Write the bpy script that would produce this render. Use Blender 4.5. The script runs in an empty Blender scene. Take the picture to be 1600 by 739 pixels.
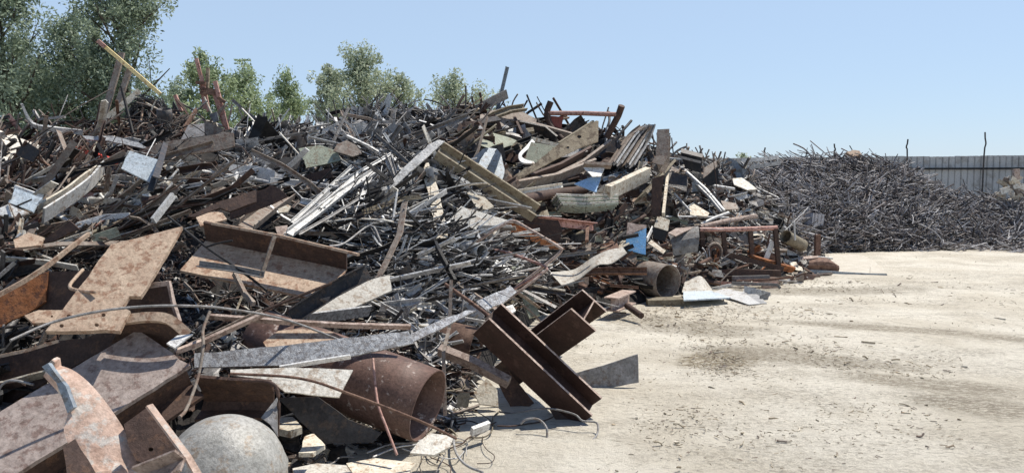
import bpy, math, random
import numpy as np
from mathutils import Vector, Matrix
from mathutils.geometry import tessellate_polygon
R = random.Random(7); NR = np.random.RandomState(5)
rad = math.radians
SC = bpy.context.scene
COL = SC.collection
# ---------------------------------------------------------------- camera
FPX = 1208.0; CAMZ = 2.0; PIT = math.atan(89.5/FPX)
cam_d = bpy.data.cameras.new('camera'); cam = bpy.data.objects.new('camera', cam_d); COL.objects.link(cam)
cam.location = (0, 0, CAMZ); cam.rotation_euler = (math.pi/2-PIT, 0, 0)
cam_d.sensor_width = 36; cam_d.lens = 36*FPX/1600; cam_d.clip_start = .05; cam_d.clip_end = 3000
SC.camera = cam
# ---------------------------------------------------------------- world, sun, exposure
SUN = Vector((.50, .34, 1.12)).normalized()
w = bpy.data.worlds.new('World'); SC.world = w; w.use_nodes = True
nt = w.node_tree; nt.nodes.clear()
sky = nt.nodes.new('ShaderNodeTexSky'); sky.sky_type = 'NISHITA'; sky.sun_disc = False
sky.sun_elevation = math.asin(SUN.z); sky.sun_rotation = math.atan2(SUN.x, SUN.y)
sky.air_density = 1.0; sky.dust_density = .3; sky.ozone_density = 5; sky.altitude = 0
bg = nt.nodes.new('ShaderNodeBackground'); bg.inputs[1].default_value = .10
wo = nt.nodes.new('ShaderNodeOutputWorld')
# dusty desert air: a pale veil over the lower sky, fading out towards the zenith
tcw = nt.nodes.new('ShaderNodeTexCoord'); sxw = nt.nodes.new('ShaderNodeSeparateXYZ'); mrw = nt.nodes.new('ShaderNodeMapRange'); mrw.interpolation_type = 'SMOOTHSTEP'
for k_, v_ in zip(('From Min','From Max','To Min','To Max'), (.22, .62, 1, 0)): mrw.inputs[k_].default_value = v_
lowf = nt.nodes.new('ShaderNodeMapRange'); lowf.inputs['From Min'].default_value = -.06; lowf.inputs['From Max'].default_value = .0
nt.links.new(tcw.outputs['Generated'], sxw.inputs[0]); nt.links.new(sxw.outputs['Z'], mrw.inputs['Value']); nt.links.new(sxw.outputs['Z'], lowf.inputs['Value'])
mlw = nt.nodes.new('ShaderNodeMath'); mlw.operation = 'MULTIPLY'; nt.links.new(mrw.outputs[0], mlw.inputs[0]); nt.links.new(lowf.outputs[0], mlw.inputs[1])
veil = nt.nodes.new('ShaderNodeMix'); veil.data_type = 'RGBA'; veil.inputs['B'].default_value = (5.3, 6.75, 8.7, 1)
fcw = nt.nodes.new('ShaderNodeMath'); fcw.operation = 'MULTIPLY'; fcw.inputs[1].default_value = .62; nt.links.new(mlw.outputs[0], fcw.inputs[0])
nt.links.new(fcw.outputs[0], veil.inputs['Factor']); nt.links.new(sky.outputs[0], veil.inputs['A'])
nt.links.new(veil.outputs['Result'], bg.inputs[0]); nt.links.new(bg.outputs[0], wo.inputs[0])
sd = bpy.data.lights.new('sun', 'SUN'); sd.energy = 5.0; sd.angle = rad(.5); sd.color = (1, .95, .86)
so = bpy.data.objects.new('sun', sd); COL.objects.link(so); so.location = (10, 10, 30)
so.rotation_euler = SUN.to_track_quat('Z', 'Y').to_euler()
SC.view_settings.view_transform = 'Standard'; SC.view_settings.look = 'None'
SC.view_settings.exposure = 0.2; SC.view_settings.gamma = 1; SC.view_settings.use_curve_mapping = False
SC.render.engine = 'CYCLES'; SC.cycles.max_bounces = 6; SC.cycles.diffuse_bounces = 3; SC.cycles.glossy_bounces = 3
SC.cycles.transmission_bounces = 2; SC.cycles.transparent_max_bounces = 4

# ---------------------------------------------------------------- pixel rays (photo pixels, 1600 x 739)
cp, sp_ = math.cos(PIT), math.sin(PIT)
def ray(px, py):
    a, b = px-800., 369.5-py
    return (a, cp*FPX+sp_*b, -sp_*FPX+cp*b)
def P(px, py, Y):
    d = ray(px, py); k = Y/d[1]
    return Vector((d[0]*k, Y, CAMZ+d[2]*k))
def pix(v):
    x, y, z = v[0], v[1], v[2]-CAMZ
    f = cp*y-sp_*z; u = sp_*y+cp*z
    return 800+FPX*x/f, 369.5-FPX*u/f
def Z(x0, y0, s): return lambda *a: [(x0+a[i]/s, y0+a[i+1]/s) for i in range(0, len(a), 2)]
Z1 = Z(0,0,2.955); Z2 = Z(0,180,2.955); Z3 = Z(0,330,3.694); Z4 = Z(0,480,2.852); Z5 = Z(280,320,3.358)
Z6 = Z(360,500,3.0925); Z7 = Z(640,430,2.7375); Z8 = Z(380,60,2.955)
B1 = Z(360,200,3.359); B2 = Z(660,100,3.359); B3 = Z(640,280,3.359); B4 = Z(900,160,3.359)
B5 = Z(900,320,4.106); B6 = Z(1100,180,2.843); B7 = Z(1340,190,3.519); B8 = Z(860,400,2.162); PX = Z(0,0,1)
C1 = Z(720,440,2.954); C4 = Z(180,60,4.105); C5 = Z(780,140,4.62)

# ---------------------------------------------------------------- shape of the heaps (world space, polar round the yard)
def zsil(py, Y): return P(800, py, Y).z
fx = np.array([-400,0,200,300,420,480,560,720,770,800,850,1000,1060,1100,1200,1240,1290,1400])
fF = np.array([3.9,4.3,4.4,4.5,5.0,5.9,6.4,6.7,8.0,9.6,11.2,12.2,13.2,14.1,15.0,15.4,16.6,18.0])
rx = np.array([-400,0,200,300,400,600,800,1000,1150,1400]); rR = np.array([11,11.2,12,13,14,15.5,16.5,17.2,18.8,19.4])
sx = np.array([-400,0,100,200,270,330,400,500,560,600,650,700,740,800,850,920,960,1000,1050,1100,1150,1180,1220,1260,1290,1400])
sS = np.array([215,212,212,205,185,196,207,208,182,172,180,180,178,182,180,198,208,222,240,254,268,292,340,388,425,450])
ridge_h = np.array([max(0, zsil(s, np.interp(x, rx, rR))) for x, s in zip(sx, sS)])
gx = np.array([1080,1130,1180,1200,1240,1330,1400,1450,1480,1500,1560,1600,1800]); gS = np.array([300,272,264,254,249,246,260,284,303,308,312,314,318])
far_h = np.array([max(0, zsil(s, 26)) for s in gS])
_g = NR.rand(64, 64)
def vnoise(x, y):
    xi = np.floor(x).astype(int); yi = np.floor(y).astype(int); fx_ = x-xi; fy_ = y-yi
    fx_ = fx_*fx_*(3-2*fx_); fy_ = fy_*fy_*(3-2*fy_)
    g = lambda i, j: _g[i % 64, j % 64]
    return (g(xi,yi)*(1-fx_)+g(xi+1,yi)*fx_)*(1-fy_)+(g(xi,yi+1)*(1-fx_)+g(xi+1,yi+1)*fx_)*fy_-.5
def main_h(x, Y):
    a = 800+FPX*x/np.maximum(Y, .5)
    F = np.interp(a, fx, fF); Rr = np.interp(a, rx, rR); H = np.interp(a, sx, ridge_h)
    t = (Y-F)/(Rr-F); p = np.interp(a, [0,600,760,900], [.66,.72,.85,.95])
    h = H*np.power(np.clip(t, 0, 1), p)
    back = np.clip(1-((Y-Rr)/6.5)**2, 0, 1); h = np.where(Y > Rr, H*back, h)
    h = np.where(t <= 0, 0, h)
    n = vnoise(x*.9+3, Y*.9+7)*.42+vnoise(x*2.3+30, Y*2.3+11)*.22
    return h+n*np.clip(h*1.2, 0, 1)*np.clip((Rr-Y)*.6+.35, .35, 1)
def far_heap_h(x, Y):
    a = 800+FPX*x/np.maximum(Y, .5)
    H = np.interp(a, gx, far_h); F = np.interp(a, [1100,1600,1800], [20.8,22.6,23.0])
    t = (Y-F)/(26-F); h = H*np.power(np.clip(t, 0, 1), .62)
    h = np.where(Y > 26, H*np.clip(1-((Y-26)/3.2)**2, 0, 1), h)
    h = np.where((a < 1080) | (t <= 0), 0, h)
    return h+vnoise(x*.8, Y*.8)*.5*np.clip(h, 0, 1)*np.clip((26-Y)*.5+.25, .25, 1)
GS = 4
_px, _py = np.meshgrid(np.arange(-80, 1700, GS), np.arange(-20, 840, GS))
def _bake():
    a = _px-800.; b = 369.5-_py; dy = cp*FPX+sp_*b; dz = -sp_*FPX+cp*b
    D = np.full(_px.shape, 60.); done = np.zeros(_px.shape, bool)
    gY = np.where(dz < -1, -CAMZ*dy/np.minimum(dz, -1), 60.)
    Y = 2.4
    while Y < 34:
        x = a/dy*Y; z = CAMZ+dz/dy*Y
        hit = (z < np.maximum(np.maximum(main_h(x, np.full_like(x, Y)), far_heap_h(x, np.full_like(x, Y))), 0)) & ~done
        D[hit] = Y; done |= hit; Y += .04+Y*.003
    return np.where(done, D, np.minimum(gY, 60)), done
DM, HITM = _bake()
def dep(px, py):
    u = (px+80)/GS; v = (py+20)/GS
    u = min(max(u, 0), DM.shape[1]-1.001); v = min(max(v, 0), DM.shape[0]-1.001)
    i, j = int(u), int(v); fu, fv = u-i, v-j
    q = DM[j:j+2, i:i+2]
    if q.max()-q.min() > 2.5: return float(q.min())
    return float((q[0,0]*(1-fu)+q[0,1]*fu)*(1-fv)+(q[1,0]*(1-fu)+q[1,1]*fu)*fv)
HERO = np.zeros(DM.shape, bool)
def mark(poly, grow=0):
    xs_ = [p[0] for p in poly]; ys_ = [p[1] for p in poly]
    for i in range(max(0, int((min(ys_)+20-grow)/GS)), min(HERO.shape[0]-1, int((max(ys_)+20+grow)/GS)+1)+1):
        for j in range(max(0, int((min(xs_)+80-grow)/GS)), min(HERO.shape[1]-1, int((max(xs_)+80+grow)/GS)+1)+1):
            x, y = j*GS-80, i*GS-20; c = False; k = len(poly)-1
            for q in range(len(poly)):
                a, b = poly[q], poly[k]
                if (a[1] > y) != (b[1] > y) and x < (b[0]-a[0])*(y-a[1])/(b[1]-a[1])+a[0]: c = not c
                k = q
            if c: HERO[i, j] = True
def markline(px, r):
    for a, b in zip(px, px[1:]):
        n = int(math.hypot(a[0]-b[0], a[1]-b[1])/3)+1
        for k in range(n+1):
            x, y = a[0]+(b[0]-a[0])*k/n, a[1]+(b[1]-a[1])*k/n; q = max(0, int(round(r/GS)))
            i, j = int(round((y+20)/GS)), int(round((x+80)/GS))
            HERO[max(0,i-q):i+q+1, max(0,j-q):j+q+1] = True
def skydep(px, py):      # depth for points that may stick out above the skyline: that of the ridge below them
    y = py
    while dep(px, y) > 40 and y < 700: y += 4
    return dep(px, y+2)

# ---------------------------------------------------------------- materials
MATS = {}
def col(c): return (c[0], c[1], c[2], 1)
def mat(name, c1, c2, c3=None, amt=.5, scale=9, rough=.6, metal=0., bump=.3, vary=.25, fine=48):
    m = bpy.data.materials.new(name); m.use_nodes = True; t = m.node_tree; n = t.nodes; L = t.links.new
    b = n['Principled BSDF']; b.inputs['Roughness'].default_value = rough; b.inputs['Metallic'].default_value = metal*.6; b.inputs['Specular IOR Level'].default_value = .35
    tc = n.new('ShaderNodeTexCoord'); oi = n.new('ShaderNodeObjectInfo')
    ad = n.new('ShaderNodeVectorMath'); ad.operation = 'ADD'
    sc = n.new('ShaderNodeVectorMath'); sc.operation = 'SCALE'; sc.inputs['Scale'].default_value = 37
    L(oi.outputs['Random'], sc.inputs[0]); L(tc.outputs['Object'], ad.inputs[0]); L(sc.outputs[0], ad.inputs[1])
    def noise(s, d=6, r=.6):
        k = n.new('ShaderNodeTexNoise'); k.inputs['Scale'].default_value = s; k.inputs['Detail'].default_value = d
        k.inputs['Roughness'].default_value = r; L(ad.outputs[0], k.inputs['Vector']); return k.outputs['Fac']
    def ramp(f, p0, p1, a=(0,0,0), z=(1,1,1)):
        r = n.new('ShaderNodeValToRGB'); r.color_ramp.elements[0].position = p0; r.color_ramp.elements[1].position = p1
        r.color_ramp.elements[0].color = col(a); r.color_ramp.elements[1].color = col(z); L(f, r.inputs[0]); return r.outputs[0]
    base = ramp(noise(scale), .35, .65, c1, c2)
    if c3:
        mk = ramp(noise(scale*1.7, 8, .7), .62-.25*amt, .68-.2*amt)
        mx = n.new('ShaderNodeMix'); mx.data_type = 'RGBA'; L(mk, mx.inputs['Factor']); L(base, mx.inputs['A'])
        mx.inputs['B'].default_value = col(c3); base = mx.outputs['Result']
    f2 = noise(fine, 5, .7)
    m2 = n.new('ShaderNodeMix'); m2.data_type = 'RGBA'; m2.blend_type = 'MULTIPLY'; m2.inputs['Factor'].default_value = 1
    L(base, m2.inputs['A']); L(ramp(f2, .32, .6, (.66,.64,.62), (1.12,1.11,1.10)), m2.inputs['B'])
    hs = n.new('ShaderNodeHueSaturation'); mr = n.new('ShaderNodeMapRange')
    mr.inputs['To Min'].default_value = 1-vary; mr.inputs['To Max'].default_value = 1+vary
    L(oi.outputs['Random'], mr.inputs['Value']); L(mr.outputs[0], hs.inputs['Value']); L(m2.outputs['Result'], hs.inputs['Color'])
    L(hs.outputs[0], b.inputs['Base Color'])
    if bump:
        bp = n.new('ShaderNodeBump'); bp.inputs['Strength'].default_value = bump; bp.inputs['Distance'].default_value = .02
        ma = n.new('ShaderNodeMath'); ma.operation = 'ADD'; L(f2, ma.inputs[0]); L(noise(scale*2.2, 4), ma.inputs[1])
        L(ma.outputs[0], bp.inputs['Height']); L(bp.outputs[0], b.inputs['Normal'])
    MATS[name] = m; return m
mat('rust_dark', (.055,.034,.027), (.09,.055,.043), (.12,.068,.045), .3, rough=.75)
mat('beam_brown', (.036,.019,.014), (.055,.028,.021), (.075,.042,.032), .25, rough=.6, scale=4, bump=.12, vary=.08)
mat('rust', (.15,.085,.06), (.23,.14,.10), (.10,.055,.04), .5, rough=.8)
mat('sand_sheet', (.44,.40,.33), (.52,.48,.41), None, rough=.8, scale=5)
mat('rust_tan', (.38,.275,.20), (.50,.385,.285), (.27,.16,.105), .45, rough=.75)
mat('rust_pale', (.36,.27,.22), (.47,.38,.33), (.24,.17,.14), .5, rough=.7)
mat('rust_orange', (.30,.11,.04), (.42,.18,.08), (.16,.07,.04), .5, rough=.85)
mat('purple_plate', (.34,.275,.245), (.45,.375,.335), (.24,.17,.145), .42, rough=.55, scale=8, fine=30)
mat('salmon', (.38,.25,.19), (.50,.37,.30), (.46,.42,.38), .45, rough=.6, scale=7, fine=30)
mat('pink_rust', (.42,.22,.18), (.50,.32,.27), (.22,.10,.08), .4, rough=.7)
mat('steel', (.17,.165,.16), (.31,.30,.295), (.17,.14,.12), .3, rough=.5, metal=.35)
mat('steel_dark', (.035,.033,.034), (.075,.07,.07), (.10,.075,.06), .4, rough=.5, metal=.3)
mat('black', (.012,.011,.011), (.026,.024,.023), None, rough=.6)
mat('galv', (.42,.42,.415), (.62,.615,.60), (.30,.29,.28), .35, rough=.45, metal=.3, scale=9)
mat('galv_speck', (.30,.31,.33), (.55,.56,.57), (.24,.23,.23), .6, rough=.45, metal=.3, scale=18, fine=110)
mat('bright', (.56,.56,.55), (.72,.71,.69), (.45,.43,.40), .25, rough=.5, metal=.1)
mat('white', (.68,.68,.66), (.80,.80,.78), (.45,.36,.28), .28, rough=.5)
mat('white_blue', (.52,.60,.66), (.66,.73,.78), (.42,.45,.47), .3, rough=.5)
mat('blue', (.14,.36,.66), (.20,.44,.74), (.30,.44,.60), .25, rough=.5, vary=.05)
mat('sky_blue', (.28,.47,.72), (.38,.57,.80), None, rough=.4, vary=.05)
mat('slate', (.20,.24,.28), (.30,.34,.38), (.16,.15,.14), .35, rough=.5, metal=.2)
mat('khaki', (.21,.18,.125), (.31,.27,.20), (.15,.11,.075), .4, rough=.75)
mat('olive', (.24,.26,.20), (.34,.36,.28), (.20,.16,.11), .35, rough=.7)
mat('cream', (.50,.45,.36), (.64,.59,.49), (.34,.25,.17), .4, rough=.75)
mat('sheet_pale', (.55,.52,.46), (.68,.65,.58), (.40,.33,.26), .4, rough=.65)
mat('taupe', (.20,.165,.135), (.31,.265,.225), (.19,.13,.10), .45, rough=.7)
mat('wood', (.36,.29,.20), (.48,.40,.29), (.22,.17,.12), .5, rough=.85, scale=5)
mat('yellow', (.58,.46,.20), (.72,.60,.32), (.42,.26,.12), .3, rough=.6)
mat('red', (.50,.05,.03), (.62,.09,.06), (.35,.08,.05), .3, rough=.5)
mat('brick_red', (.20,.06,.045), (.27,.09,.07), None, rough=.7)
mat('tank', (.36,.355,.33), (.52,.51,.48), (.40,.33,.26), .35, rough=.58, metal=.35, scale=5)
mat('pipe_rust', (.10,.06,.048), (.17,.10,.078), (.45,.38,.34), .16, rough=.6, scale=6, bump=.15)
mat('rebar', (.12,.11,.112), (.24,.22,.225), (.17,.12,.09), .42, rough=.6, metal=.25)
mat('rebar_light', (.36,.355,.37), (.52,.51,.52), (.26,.22,.20), .3, rough=.55, metal=.2)
mat('core', (.012,.011,.011), (.035,.030,.027), None, rough=.9, scale=8, bump=.6)  # near-black base colour paints the deep shade between the pieces
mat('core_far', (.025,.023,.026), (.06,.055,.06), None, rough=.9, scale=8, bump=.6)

# ---------------------------------------------------------------- mesh tools
class MB:
    def __init__(s): s.v = []; s.f = []; s.m = []; s.sm = []
    def add(s, v, f, mi=0, smooth=False):
        o = len(s.v); s.v += [tuple(p) for p in v]; s.f += [tuple(i+o for i in q) for q in f]
        s.m += [mi]*len(f); s.sm += [smooth]*len(f)
    def build(s, name, mats, parent=None, origin=None):
        if isinstance(mats, str): mats = [mats]
        V = np.array(s.v, dtype=float)
        if origin is None:
            if parent is not None: origin = parent.matrix_basis.translation
            else: origin = Vector(((V[:,0].min()+V[:,0].max())/2, (V[:,1].min()+V[:,1].max())/2, V[:,2].min()))
        V = V-np.array(origin)
        me = bpy.data.meshes.new(name); me.from_pydata(V.tolist(), [], s.f)
        for k in mats: me.materials.append(MATS[k])
        if len(mats) > 1: me.polygons.foreach_set('material_index', s.m)
        me.polygons.foreach_set('use_smooth', s.sm); me.update()
        o = bpy.data.objects.new(name, me); COL.objects.link(o)
        if parent is None: o.location = origin
        else: o.parent = parent
        return o
def tag(o, label=None, cat=None, group=None, kind=None):
    if label: o['label'] = label
    if cat: o['category'] = cat
    if group: o['group'] = group
    if kind: o['kind'] = kind
    return o
def root(name, label, cat, loc, group=None):
    o = bpy.data.objects.new(name, None); o.empty_display_size = .2; COL.objects.link(o); o.location = loc
    return tag(o, label, cat, group)
def edge_mats(mb, k=12, n=1, edges=(1,5,7,11)):  # paler flange edges and ends: dust plus the light they catch, as colour
    for i in range(n*k): mb.m[i] = 1 if (i % k) in edges else 0
    for i in range(n*k, n*k+2): mb.m[i] = 1
def rect(w, h): return [(-w/2,-h/2),(w/2,-h/2),(w/2,h/2),(-w/2,h/2)]
def circ(r, n=10): return [(r*math.cos(i*2*math.pi/n), r*math.sin(i*2*math.pi/n)) for i in range(n)]
def isec(w, h, t=.018, tw=.012):
    a, b, c = w/2, h/2, tw/2
    return [(-a,-b),(a,-b),(a,-b+t),(c,-b+t),(c,b-t),(a,b-t),(a,b),(-a,b),(-a,b-t),(-c,b-t),(-c,-b+t),(-a,-b+t)]
def lsec(w, h, t): return [(0,0),(w,0),(w,t),(t,t),(t,h),(0,h)]
def csec(w, h, t): return [(0,-h/2),(w,-h/2),(w,-h/2+t),(t,-h/2+t),(t,h/2-t),(w,h/2-t),(w,h/2),(0,h/2)]
def corr(w, n, a, t):
    top = [(-w/2+w*i/n, a*(1 if i % 2 else -1)) for i in range(n+1)]
    return top+[(x, y-t) for x, y in reversed(top)]
def sweep(mb, sec, path, side=(0,0,1), mi=0, smooth=False, twist=0, scale=None):
    path = [Vector(p) for p in path]; side = Vector(side); n = len(path); k = len(sec); V = []
    for i, p in enumerate(path):
        t = (path[min(i+1, n-1)]-path[max(i-1, 0)]).normalized()
        s = side-t*side.dot(t)
        if s.length < 1e-3: s = t.orthogonal()
        s.normalize(); u = t.cross(s)
        if twist:
            q = Matrix.Rotation(twist*i/(n-1), 3, t); s = q@s; u = q@u
        f = scale[i] if scale else 1
        V += [p+s*(x*f)+u*(y*f) for x, y in sec]
    F = [(i*k+j, i*k+(j+1) % k, (i+1)*k+(j+1) % k, (i+1)*k+j) for i in range(n-1) for j in range(k)]
    mb.add(V, F, mi, smooth)
    mb.add(V[:k], [tuple(reversed(range(k)))], mi); mb.add(V[-k:], [tuple(range(k))], mi)
def hollow(mb, p1, p2, r, t, n=40, mi=0, ripple=0., flat=1.):
    p1, p2 = Vector(p1), Vector(p2); a = (p2-p1).normalized(); s = a.orthogonal().normalized(); u = a.cross(s); V = []
    m = 6; rings = []
    for rr, rng in ((r, range(m+1)), (r-t, range(m, -1, -1))):
        for i in rng:
            c = p1.lerp(p2, i/m)
            for j in range(n):
                th = j*2*math.pi/n; q = rr*(1+ripple*math.sin(th*2+i*.9)+ripple*.5*math.sin(th*5+i))
                V.append(c+s*(q*math.cos(th))+u*(q*flat*math.sin(th)))
    K = 2*(m+1)
    for i in range(K):
        i2 = (i+1) % K
        mb.add([], [], mi)
    F = [(i*n+j, i*n+(j+1) % n, ((i+1) % K)*n+(j+1) % n, ((i+1) % K)*n+j) for i in range(K) for j in range(n)]
    mb.add(V, F, mi, True)
def smoothpath(pts, sub=5):
    pts = [Vector(p) for p in pts]
    if len(pts) < 3: return pts
    o = []; q = [2*pts[0]-pts[1]]+pts+[2*pts[-1]-pts[-2]]
    for i in range(1, len(q)-2):
        a, b, c, d = q[i-1], q[i], q[i+1], q[i+2]
        for k in range(sub):
            t = k/sub
            o.append(.5*((2*b)+(c-a)*t+(2*a-5*b+4*c-d)*t*t+(3*b-a-3*c+d)*t**3))
    o.append(pts[-1]); return o

# ---------------------------------------------------------------- placing on the heap
LAND = []     # landmarks (pixel centre, short phrase) used when neighbouring pieces are described
def note(px, short):
    if short: LAND.append((sum(p[0] for p in px)/len(px), sum(p[1] for p in px)/len(px), short))
def depths(px, Y, off):
    n = len(px)
    if Y is not None: return [Y]*n if not isinstance(Y, (list, tuple)) else list(Y)
    off = off*1.5+.08; D = [skydep(*p)-off for p in px]; worst = 0
    for i in range(n-1):
        for k in range(1, 8):
            t = k/8; q = (px[i][0]*(1-t)+px[i+1][0]*t, px[i][1]*(1-t)+px[i+1][1]*t)
            d = 1/((1-t)/D[i]+t/D[i+1]); m = skydep(*q)-off*.7
            worst = max(worst, d-m)
    return [d-worst for d in D]
def path3(px, Y=None, off=.2): return [P(p[0], p[1], d) for p, d in zip(px, depths(px, Y, off))]
def bar(name, label, cat, px, sec, m, Y=None, off=.2, side=(0,0,1), short=None, curve=0, smooth=False, group=None, parent=None, twist=0):
    pts = path3(px, Y, off)
    if curve: pts = smoothpath(pts, curve)
    markline(px, .45*max(max(abs(q[0]) for q in sec), max(abs(q[1]) for q in sec))*2*FPX/pts[0].y/2)
    mb = MB(); sweep(mb, sec, pts, side, smooth=smooth, twist=twist); o = mb.build(name, m, parent); note(px, short)
    if parent is None: tag(o, label, cat, group)
    return o
LIT = Vector((.15,-.5,.85)).normalized(); HALF = Vector((.1,-.75,.6)).normalized(); FACE = Vector((0,-.97,.22)).normalized(); FLAT = Vector((0,-.08,1)).normalized()
def poly3(px, n=None, Y=None, off=.18):
    off = off*1.5+.08
    if isinstance(Y, (list, tuple)):            # three or more depths given: plane through them
        pts = [P(p[0], p[1], y) for p, y in zip(px, Y) if y]
        n = (pts[1]-pts[0]).cross(pts[2]-pts[0]).normalized(); c = pts[0]
    else:
        D = [Y]*len(px) if Y else [skydep(*p) for p in px]
        pts = [P(p[0], p[1], d) for p, d in zip(px, D)]; c = sum(pts, Vector())/len(pts)
        if n is None:
            A = np.array([tuple(p-c) for p in pts]); n = Vector(np.linalg.svd(A)[2][2])
        n = Vector(n).normalized()
        if n.y > 0: n = -n
    out = []
    for p in px:
        d = Vector(ray(*p)); t = (c-Vector((0,0,CAMZ))).dot(n)/d.dot(n); out.append(Vector((0,0,CAMZ))+d*t)
    if Y is None:
        worst = -9
        for p, q in list(zip(px, out))+[((sum(a[0] for a in px)/len(px), sum(a[1] for a in px)/len(px)), sum(out, Vector())/len(out))]:
            worst = max(worst, q.y-(skydep(*p)-off))
        c0 = sum(out, Vector())/len(out); s = (c0.y-worst)/c0.y
        out = [Vector((q.x*s, q.y*s, CAMZ+(q.z-CAMZ)*s)) for q in out]
    if n.y > 0: n = -n
    return out, n
def plate(name, label, cat, px, m, n=None, Y=None, off=.18, t=.02, holes=(), short=None, group=None, parent=None, dent=0.):
    pts, n = poly3(px, n, Y, off); mark(px)
    jr = random.Random(int(px[0][0]*7+px[0][1])); rough_ = []          # torch-cut, slightly wandering outline
    for i_ in range(len(pts)):
        a_, b_ = pts[i_], pts[(i_+1) % len(pts)]; e_ = b_-a_; q_ = e_.cross(n).normalized(); k_ = max(1, min(24, int(e_.length/.07)))
        rough_.append(a_)
        for j_ in range(1, k_): rough_.append(a_+e_*(j_/k_)+q_*(jr.uniform(-.003,.003)+(.010 if jr.random() < .07 else 0)))
    pts = rough_; loops = [pts]
    for (hx, hy, hr) in holes:
        hp = []
        for i in range(10):
            q = (hx+hr*math.cos(i*.6283), hy+hr*.8*math.sin(i*.6283)); d = Vector(ray(*q)); o_ = Vector((0,0,CAMZ))
            hp.append(o_+d*((pts[0]-o_).dot(n)/d.dot(n)))
        loops.append(hp)
    tri = tessellate_polygon(loops); allp = [p for l in loops for p in l]; N = len(allp)
    V = allp+[p-n*t for p in allp]; F = []
    for a, b, c in tri:
        if (allp[b]-allp[a]).cross(allp[c]-allp[a]).dot(n) < 0: b, c = c, b
        F += [(a, b, c), (c+N, b+N, a+N)]
    s = 0
    for l in loops:
        k = len(l)
        F += [(s+i, s+(i+1) % k, s+(i+1) % k+N, s+i+N) for i in range(k)]; s += k
    mb = MB(); mb.add(V, F); o = mb.build(name, m, parent); note(px, short)
    if parent is None: tag(o, label, cat, group)
    return o
def ribbon(name, label, cat, A, B, m, YA=None, YB=None, off=.2, t=.012, sub=5, short=None, nw=4, sag=0., parent=None, group=None):
    """curved sheet between two edges given as pixel lists of equal length"""
    mark(list(A)+list(reversed(B)))
    a = smoothpath(path3(A, YA, off), sub); b = smoothpath(path3(B, YB, off), sub); n = len(a); V = []
    grid = [[a[i].lerp(b[i], j/nw)+Vector((0,-1,.4))*(sag*math.sin(math.pi*j/nw)) for j in range(nw+1)] for i in range(n)]
    for i in range(n):
        for j in range(nw+1):
            p = grid[i][j]; du = grid[min(i+1,n-1)][j]-grid[max(i-1,0)][j]; dv = grid[i][min(j+1,nw)]-grid[i][max(j-1,0)]
            q = du.cross(dv); q = q.normalized() if q.length > 1e-9 else Vector((0,-1,0))
            if q.y > 0: q = -q
            V.append((p, p-q*t))
    W = nw+1; N = n*W; vv = [x[0] for x in V]+[x[1] for x in V]; F = []
    for i in range(n-1):
        for j in range(nw):
            q = (i*W+j, i*W+j+1, (i+1)*W+j+1, (i+1)*W+j); F += [q, tuple(x+N for x in reversed(q))]
    rim = [(i*W, (i+1)*W) for i in range(n-1)]+[((n-1)*W+j, (n-1)*W+j+1) for j in range(nw)]+[((i+1)*W+nw, i*W+nw) for i in range(n-1)]+[(j+1, j) for j in range(nw)]
    F += [(x, y, y+N, x+N) for x, y in rim]
    mb = MB(); mb.add(vv, F, 0, False); o = mb.build(name, m, parent); note(A+B, short)
    if parent is None: tag(o, label, cat, group)
    return o
def tube(name, label, cat, px, r, m, Y=None, off=.22, curve=4, short=None, n=8, parent=None, group=None):
    return bar(name, label, cat, px, circ(r, n), m, Y, off, curve=curve, short=short, smooth=True, parent=parent, group=group)

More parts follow.
